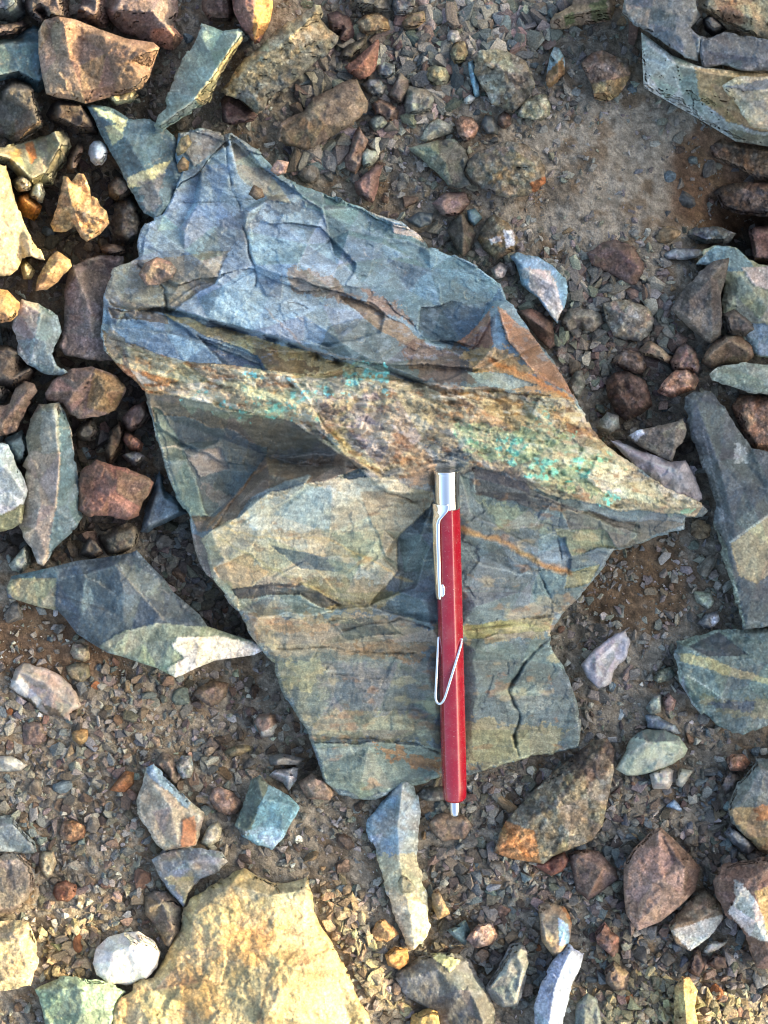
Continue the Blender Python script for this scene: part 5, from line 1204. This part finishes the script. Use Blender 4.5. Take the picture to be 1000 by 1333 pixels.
    for i, w in enumerate(W):
        t = (W[min(i + 1, len(W) - 1)] - W[max(i - 1, 0)]).normalized()
        a = t.cross(nrm).normalized(); b = t.cross(a)
        for k in range(n):
            th = 2 * math.pi * k / n
            V.append(w + (a * math.cos(th) + b * math.sin(th)) * (1.75 * S))
    for j in range(len(W) - 1):
        for k in range(n):
            F.append((j * n + k, j * n + (k + 1) % n, (j + 1) * n + (k + 1) % n, (j + 1) * n + k))
    F.append(tuple(range(n))); F.append(tuple((len(W) - 1) * n + i for i in range(n)))
    o = build('wire_clip', V, F, steel)
    o['label'] = 'bent steel wire loop hung over the red barrel'
pen()

# ------------------------------------------------------------------ ground sheet out to the horizon
def ground():
    def axis(a, b, step):
        m = list(np.arange(a, b + .1, step))
        w = step; lo = [a]; hi = [m[-1]]
        while hi[-1] < 2.0e5:
            w *= 1.22
            hi.append(hi[-1] + w); lo.append(lo[-1] - w)
        return np.array(lo[1:][::-1] + m + hi[1:])
    ux = axis(-240, 1240, 3.6); vy = axis(-240, 1573, 3.6)
    gu, gv = np.meshgrid(ux, vy)
    sh = gu.shape
    u = gu.ravel(); v = gv.ravel()
    far = np.maximum(np.abs(u - 500) - 900, np.abs(v - 666) - 1000)
    k = np.clip(1 - far / 1500, 0, 1)
    z = zg_fine(np.clip(u, -900, 1900), np.clip(v, -900, 2200)) * k
    W = np.stack([(u - 500) * S, -(v - 666.5) * S, z * S], -1)
    near = np.abs(u - 500) < 1500
    kk = (D - z) / D
    W[:, 0] *= np.where(near, kk, 1); W[:, 1] *= np.where(near, kk, 1)
    g = lambda cx, cy, rx, ry: np.exp(-((u - cx) / rx) ** 2 - ((v - cy) / ry) ** 2)
    C = lin((130,121,110)) + 0 * z[:, None]
    def mix(cc, m):
        nonlocal C
        m = np.clip(m, 0, 1)[:, None]; C = C * (1 - m) + lin(cc) * m
    n = fbm(u / 40, v / 40, 4, 55)
    mix((142,132,120), sstep(-.3, .4, g(760, 220, 150, 110) * 2.2 - .6 + .5 * n))
    mix((108,86,70), sstep(-.2, .3, g(950, 230, 90, 80) * 1.8 - .6 + .4 * n))
    mix((104,84,68), sstep(-.2, .3, g(60, 830, 120, 60) * 1.8 - .6 + .4 * n))
    mix((98,80,64), sstep(-.2, .3, g(820, 760, 90, 60) * 1.8 - .6 + .4 * n))
    mix((104,90,76), .6 * sstep(.1, .5, n))
    mix((112,92,72), .7 * sstep(.3, .6, fbm(u / 25, v / 25, 4, 57)))
    rs = np.random.RandomState(4)
    j = rs.normal(0, 1, u.shape)
    v1, t1, b1 = cells(u, v, 5.5, 58)
    C = C * np.exp(.28 * fbm(u / 7, v / 7, 3, 56) + .16 * j + .5 * (v1 - .5))[:, None] * ALB
    i = np.arange(len(u)).reshape(sh)
    F = np.stack([i[:-1, :-1].ravel(), i[1:, :-1].ravel(), i[1:, 1:].ravel(), i[:-1, 1:].ravel()], 1)
    me = new_mesh('ground', W, F, C, MAT['soil'])
    o = bpy.data.objects.new('ground', me); COL.objects.link(o)
    tag(o, kind='structure')
ground()

# ------------------------------------------------------------------ stones made of cut faces
def ico(sub):
    bm = bmesh.new(); bmesh.ops.create_icosphere(bm, subdivisions=sub, radius=1)
    V = np.array([v.co[:] for v in bm.verts]); F = np.array([[v.index for v in f.verts] for f in bm.faces])
    bm.free(); return V, F
ICO = {k: ico(k) for k in (3,)}
def cut_stone(sub, rs, planes=10, jit=0.0):
    V, F = ICO[sub]
    n = rs.normal(0, 1, (planes, 3)); n /= np.linalg.norm(n, axis=1)[:, None]
    c = rs.uniform(.38, .85, planes)
    dt = V @ n.T
    r = np.where(dt > .12, c / np.maximum(dt, .12), 9).min(1)
    r = np.minimum(r, 1.15)
    if jit: r = r * (1 + jit * rs.normal(0, 1, r.shape))
    return V * r[:, None], F

def rot(a, b, c):
    return np.array(Matrix.Rotation(a, 3, 'Z') @ Matrix.Rotation(b, 3, 'X') @ Matrix.Rotation(c, 3, 'Y'))

PAL = [((112,104,96), 'grey-brown', 5), ((104,100,96), 'grey', 6), ((124,118,108), 'light grey', 4), ((100,84,74), 'brown', 4), ((118,92,80), 'reddish', 2), ((96,106,112), 'blue-grey', 2),
       ((150,142,132), 'pale', 2), ((80,72,66), 'dark', 3), ((132,112,88), 'tan', 2.5), ((106,112,102), 'greenish', 1.6), ((178,172,166), 'whitish', .5), ((132,86,58), 'rusty', .8)]
pw = np.array([p[2] for p in PAL]); pw = pw / pw.sum()

ZONE = np.zeros((420, 320), bool)   # 5 px raster of what the traced rocks cover
RX, RY = np.meshgrid(np.arange(320) * 5 - 300 + 2.5, np.arange(420) * 5 - 350 + 2.5)
for pl in POLYS:
    ZONE |= inpoly(RX, RY, pl)
def covered(u, v):
    i = int((v + 350) // 5); j = int((u + 300) // 5)
    return 0 <= i < 420 and 0 <= j < 320 and ZONE[i, j]

def facing(dx, dy):
    if abs(dx) > abs(dy): return 'right of' if dx > 0 else 'left of'
    return 'below' if dy > 0 else 'above'

def pebbles():
    rs = np.random.RandomState(12)
    used = set(); placed = []
    n = 0; tries = 0
    while n < 285 and tries < 90000:
        tries += 1
        u = rs.uniform(4, 996); v = rs.uniform(4, 1329)
        r = 5.6 + 11 * rs.rand() ** 1.9
        soil = math.exp(-((u - 770) / 110) ** 2 - ((v - 215) / 90) ** 2) + math.exp(-((u - 820) / 60) ** 2 - ((v - 750) / 40) ** 2)
        if rs.rand() < 1.6 * soil: continue
        if covered(u, v) or covered(u + r * .9, v) or covered(u - r * .9, v) or covered(u, v + r * .9) or covered(u, v - r * .9): continue
        if any((u - a) ** 2 + (v - b) ** 2 < (1.0 * (r + c)) ** 2 for a, b, c in placed): continue
        k = rs.choice(len(PAL), p=pw)
        pc, pn = PAL[k][0], PAL[k][1]
        sx, sy, sh = min(SHORT[:-1], key=lambda q: (q[0] - u) ** 2 + (q[1] - v) ** 2)
        lab = '%s pebble just %s the %s' % (('small ' if r < 8 else '') + pn, facing(u - sx, v - sy), sh)
        if lab in used: continue
        used.add(lab); placed.append((u, v, r))
        V, F = cut_stone(3, rs, 9)
        V = V / np.abs(V).max() * np.array([rs.uniform(.9, 1.3), rs.uniform(.8, 1.05), rs.uniform(.6, .9)]) * r
        V = V @ rot(rs.uniform(0, 6.28), rs.uniform(-.5, .5), rs.uniform(-.5, .5)).T
        sd = int(rs.randint(9999))
        V = V * (1 + .05 * fbm(V[:, 0] / 4 + V[:, 2] / 5, V[:, 1] / 4 - V[:, 2] / 6, 3, sd))[:, None]
        kind = 'cong' if rs.rand() < .45 else 'brown'
        C = stone_colour(V[:, 0] + 50 + V[:, 2], V[:, 1] + 50 - V[:, 2], np.full(len(V), 50.), (pc, tuple(np.array(pc) * .85)), kind, [], sd)
        z = float(zg(u, v)) + r * .32
        me = new_mesh('pebble', V * S, F, C, MAT[kind], smooth=False)
        o = bpy.data.objects.new('pebble', me); COL.objects.link(o)
        o.location = U(u, v, z)
        tag(o, lab, 'pebble', 'small pebbles lying in the gravel')
        n += 1
    return placed
PLACED = pebbles()

def hull(n, rs):
    while True:
        p = rs.normal(0, 1, (n, 3)); p = np.sign(p) * np.abs(p) ** .7
        p /= (np.abs(p) ** 3).sum(1)[:, None] ** (1 / 3.)
        p *= rs.uniform(.8, 1.05, (n, 1))
        bm = bmesh.new()
        for q in p: bm.verts.new(q)
        bmesh.ops.convex_hull(bm, input=bm.verts)
        for v in [v for v in bm.verts if not v.link_faces]: bm.verts.remove(v)
        bm.verts.index_update()
        V = np.array([v.co[:] for v in bm.verts]); F = np.array([[v.index for v in f.verts] for f in bm.faces if len(f.verts) == 3])
        ok = len(V) >= 6 and len(F) == len(bm.faces)
        bm.free()
        if ok: return V - V.mean(0), F

def gravel():
    rs = np.random.RandomState(77)
    TS = [hull(8, rs) for _ in range(24)]; TM = [hull(9, rs) for _ in range(30)]; TL = [hull(13, rs) for _ in range(24)]
    US = []; VS = []; RS = []; CS = []; LS = []
    cols = np.array([p[0] for p in PAL], float)
    def take(u, v, r, c, l):
        US.append(u); VS.append(v); RS.append(r); CS.append(c); LS.append(l)
    def cov(u, v):
        i = np.clip(((v + 350) // 5).astype(int), 0, 419); j = np.clip(((u + 300) // 5).astype(int), 0, 319)
        return ZONE[i, j]
    def density(u, v):
        g = lambda cx, cy, rx, ry: np.exp(-((u - cx) / rx) ** 2 - ((v - cy) / ry) ** 2)
        d = .75 + .25 * fbm(u / 60, v / 60, 3, 61)
        d = d + .9 * g(560, 90, 150, 130) + .9 * g(740, 440, 120, 80) + .5 * g(640, 320, 60, 60) + .4 * g(220, 760, 80, 60)
        d = d - .8 * g(785, 210, 115, 85) - .55 * g(60, 820, 110, 45) - .35 * g(940, 250, 80, 60)
        return np.clip(d, .10, 1.5)
    n = 92000
    u = rs.uniform(-110, 1110, n); v = rs.uniform(-110, 1443, n)
    d = density(u, v)
    keep = ~cov(u, v) & (rs.rand(n) < d / 1.25)
    u = u[keep]; v = v[keep]; d = d[keep]; n = len(u)
    r = 1.0 + 5.2 * rs.rand(n) ** 3.6
    big = rs.rand(n) < .05 * d
    r = np.where(big, rs.uniform(4.5, 8.0, n), r)
    take(u, v, r, ((cols * .45 + .55 * cols.mean(1, keepdims=True)) * .7 + .3 * np.array([112., 103., 92.]))[rs.choice(len(PAL), n, p=pw)] * 1.24, rs.uniform(-.15, .45, n))
    # coarser crumbs in the sunlit spots and along the rubble gaps
    for (poly, cnt, r0, r1, cset) in (
        ([(415,1150),(450,1140),(475,1200),(520,1290),(540,1333),(500,1333),(460,1260),(430,1210)], 230, 3.0, 8.5, ((150,128,98),(160,140,108),(134,116,92),(170,150,120))),
        ([(775,1340),(800,1275),(850,1262),(905,1300),(945,1290),(990,1320),(990,1345)], 360, 2.6, 8, ((160,144,108),(150,132,98),(170,152,118))),
        ([(50,1210),(120,1195),(130,1240),(110,1275),(60,1270)], 130, 2.5, 9, ((160,136,100),(140,120,92),(170,150,116))),
        ([(190,680),(260,690),(330,830),(280,830),(200,740)], 150, 4, 10, ((98,90,84),(86,78,72),(108,104,100),(92,96,98))),
        ([(395,60),(600,0),(740,0),(720,60),(600,130),(440,220),(370,230)], 820, 3.6, 13, ((128,120,110),(112,108,104),(122,104,94),(102,108,110),(150,142,132))),
        ([(640,330),(860,360),(900,470),(800,520),(740,480)], 500, 3, 11, ((128,122,112),(112,108,104),(122,104,94),(146,140,130))),
        ([(555,290),(650,330),(700,430),(660,400),(600,345)], 120, 3.5, 8.5, ((124,118,110),(110,104,98),(134,126,118))),
        ([(0,430),(190,500),(200,560),(160,720),(0,720)], 170, 4, 12, ((92,84,78),(84,74,68),(100,98,96),(110,92,82))),
        ([(60,200),(180,230),(170,340),(80,370),(30,300)], 160, 3.5, 11, ((88,78,70),(98,88,78),(110,92,78),(80,74,72))),
        ([(0,860),(330,880),(420,1040),(200,1180),(0,1180)], 640, 2.6, 8.5, ((118,108,98),(104,94,86),(128,104,86),(140,132,122),(104,108,110),(92,80,70))),
        ([(560,1010),(800,1010),(1000,1000),(1000,1300),(560,1300)], 1000, 2.6, 9, ((118,112,104),(104,98,92),(128,108,94),(144,138,130),(104,112,116),(92,80,74))),
    ):
        xs = [p[0] for p in poly]; ys = [p[1] for p in poly]
        u = rs.uniform(min(xs), max(xs), cnt * 8); v = rs.uniform(min(ys), max(ys), cnt * 8)
        k = inpoly(u, v, poly) & ~cov(u, v)
        u = u[k][:cnt]; v = v[k][:cnt]; m = len(u)
        take(u, v, r0 + (r1 - r0) * rs.rand(m) ** 1.7, np.array(cset, float)[rs.randint(len(cset), size=m)], rs.uniform(.2, .8, m))
    # rubble going on outside the picture
    u = rs.uniform(-620, 1420, 9000); v = rs.uniform(-620, 1950, 9000)
    k = ~((u > -60) & (u < 1060) & (v > -60) & (v < 1393)); u = u[k]; v = v[k]; m = len(u)
    take(u, v, 2.5 + 38 * rs.rand(m) ** 4, cols[rs.choice(len(PAL), m, p=pw)], np.full(m, .2))
    u = np.concatenate(US); v = np.concatenate(VS); r = np.concatenate(RS); c = np.concatenate(CS); l = np.concatenate(LS)
    n = len(u)
    c = c * .75 + .25 * c.mean(1, keepdims=True)
    col = lin(c) * np.exp(rs.normal(0, .19, (n, 1))) * (1 + rs.normal(0, .05, (n, 3))) * ALB
    org = U(u, v, zg(u, v) + r * l)
    allT = TS + TM + TL
    tid = np.where(r < 2.0, rs.randint(0, 24, n), np.where(r < 5.5, 24 + rs.randint(0, 30, n), 54 + rs.randint(0, 24, n)))
    VV = []; FF = []; CC = []; base = 0
    a, b, g = rs.uniform(0, 6.283, n), rs.uniform(-.7, .7, n), rs.uniform(-.7, .7, n)
    ca, sa, cb, sb, cg, sg = np.cos(a), np.sin(a), np.cos(b), np.sin(b), np.cos(g), np.sin(g)
    R = np.empty((n, 3, 3))
    R[:, 0, 0] = ca * cg - sa * sb * sg; R[:, 0, 1] = -sa * cb; R[:, 0, 2] = ca * sg + sa * sb * cg
    R[:, 1, 0] = sa * cg + ca * sb * sg; R[:, 1, 1] = ca * cb; R[:, 1, 2] = sa * sg - ca * sb * cg
    R[:, 2, 0] = -cb * sg; R[:, 2, 1] = sb; R[:, 2, 2] = cb * cg
    sc = np.stack([rs.uniform(.95, 1.75, n), rs.uniform(.75, 1.15, n), rs.uniform(.4, .95, n)], 1) * (r * S)[:, None]
    for t, (V, F) in enumerate(allT):
        idx = np.nonzero(tid == t)[0]
        if not len(idx): continue
        W = np.einsum('nij,nkj->nki', R[idx], V[None] * sc[idx][:, None, :]) + org[idx][:, None, :]
        k = len(V)
        VV.append(W.reshape(-1, 3))
        FF.append((F[None] + (base + np.arange(len(idx)) * k)[:, None, None]).reshape(-1, 3)); base += k * len(idx)
        CC.append((col[idx][:, None, :] * np.exp(rs.normal(0, .14, (len(idx), k, 1)))).reshape(-1, 3))
    me = new_mesh('gravel', np.concatenate(VV), np.concatenate(FF), np.concatenate(CC), MAT['soil'], smooth=False)
    o = bpy.data.objects.new('gravel', me); COL.objects.link(o)
    tag(o, 'loose grey and brown gravel filling the gaps between the stones', 'gravel', kind='stuff')
gravel()

# ------------------------------------------------------------------ added unseen earth shape that throws the shade over the stones
def add_shade_bank():
    XC = 2200.0     # the profile is given for a crest at 1620; farther back it stands higher
    prof = [(p[0] - 58, p[1] + 270 if 0 < p[1] else 0) for p in SHADE_CREST]
    yy = np.arange(-1500, 2200, 9.0)
    H = np.interp(yy, [p[0] for p in prof], [p[1] for p in prof])
    H = H + 6 * fbm(yy / 40, yy * 0, 3, 321) + 3 * fbm(yy / 12, yy * 0, 2, 322)
    steps = [(-330, -.03), (-240, .04), (-160, .22), (-90, .55), (-40, .85), (-12, .97), (0, 1.0), (30, .98), (120, .92), (300, .8), (600, .5), (1000, .2), (1500, -.03)]
    xs = [XC + s[0] for s in steps]; fs = [s[1] for s in steps]
    gx = np.unique(np.concatenate([np.arange(XC - 330, XC + 60, 12.), np.arange(XC + 60, XC + 1500, 60.)]))
    f = np.interp(gx, xs, fs)
    X, Y = np.meshgrid(gx, yy)
    Z = H[:, None] * f[None, :]
    crest = np.exp(-((X - XC) / 25) ** 2)
    Z = Z + (1 - crest) * (16 * fbm(X / 90, Y / 90, 4, 323) + 9 * cells(X.ravel(), Y.ravel(), 60, 324)[1].reshape(X.shape))
    W = np.stack([(X - 500) * S, -(Y - 666.5) * S, Z * S], -1).reshape(-1, 3)
    x = X.ravel(); y = Y.ravel()
    C = stone_colour(x, y, np.full(x.shape, 99.), ((106,94,82), (86,74,64)), 'cong', [], 99)
    i = np.arange(X.size).reshape(X.shape)
    F = np.stack([i[:-1, :-1].ravel(), i[1:, :-1].ravel(), i[1:, 1:].ravel(), i[:-1, 1:].ravel()], 1)
    me = new_mesh('shade_bank', W, F, C, MAT['soil'])
    o = bpy.data.objects.new('shade_bank', me); COL.objects.link(o)
    tag(o, kind='structure')
# crest height along the image's vertical (pixels): its outline is the edge of the shade
SHADE_CREST = [(-1500, 0), (-900, 300), (-400, 540), (-150, 600), (-88, 622), (-50, 690), (40, 745), (100, 765), (230, 760), (262, 800), (300, 870), (500, 900), (940, 900), (990, 800), (1014, 710), (1028, 640), (1042, 565), (1056, 538), (1090, 490), (1150, 445), (1185, 385), (1215, 335), (1300, 220), (1500, 80), (2200, 0)]
add_shade_bank()
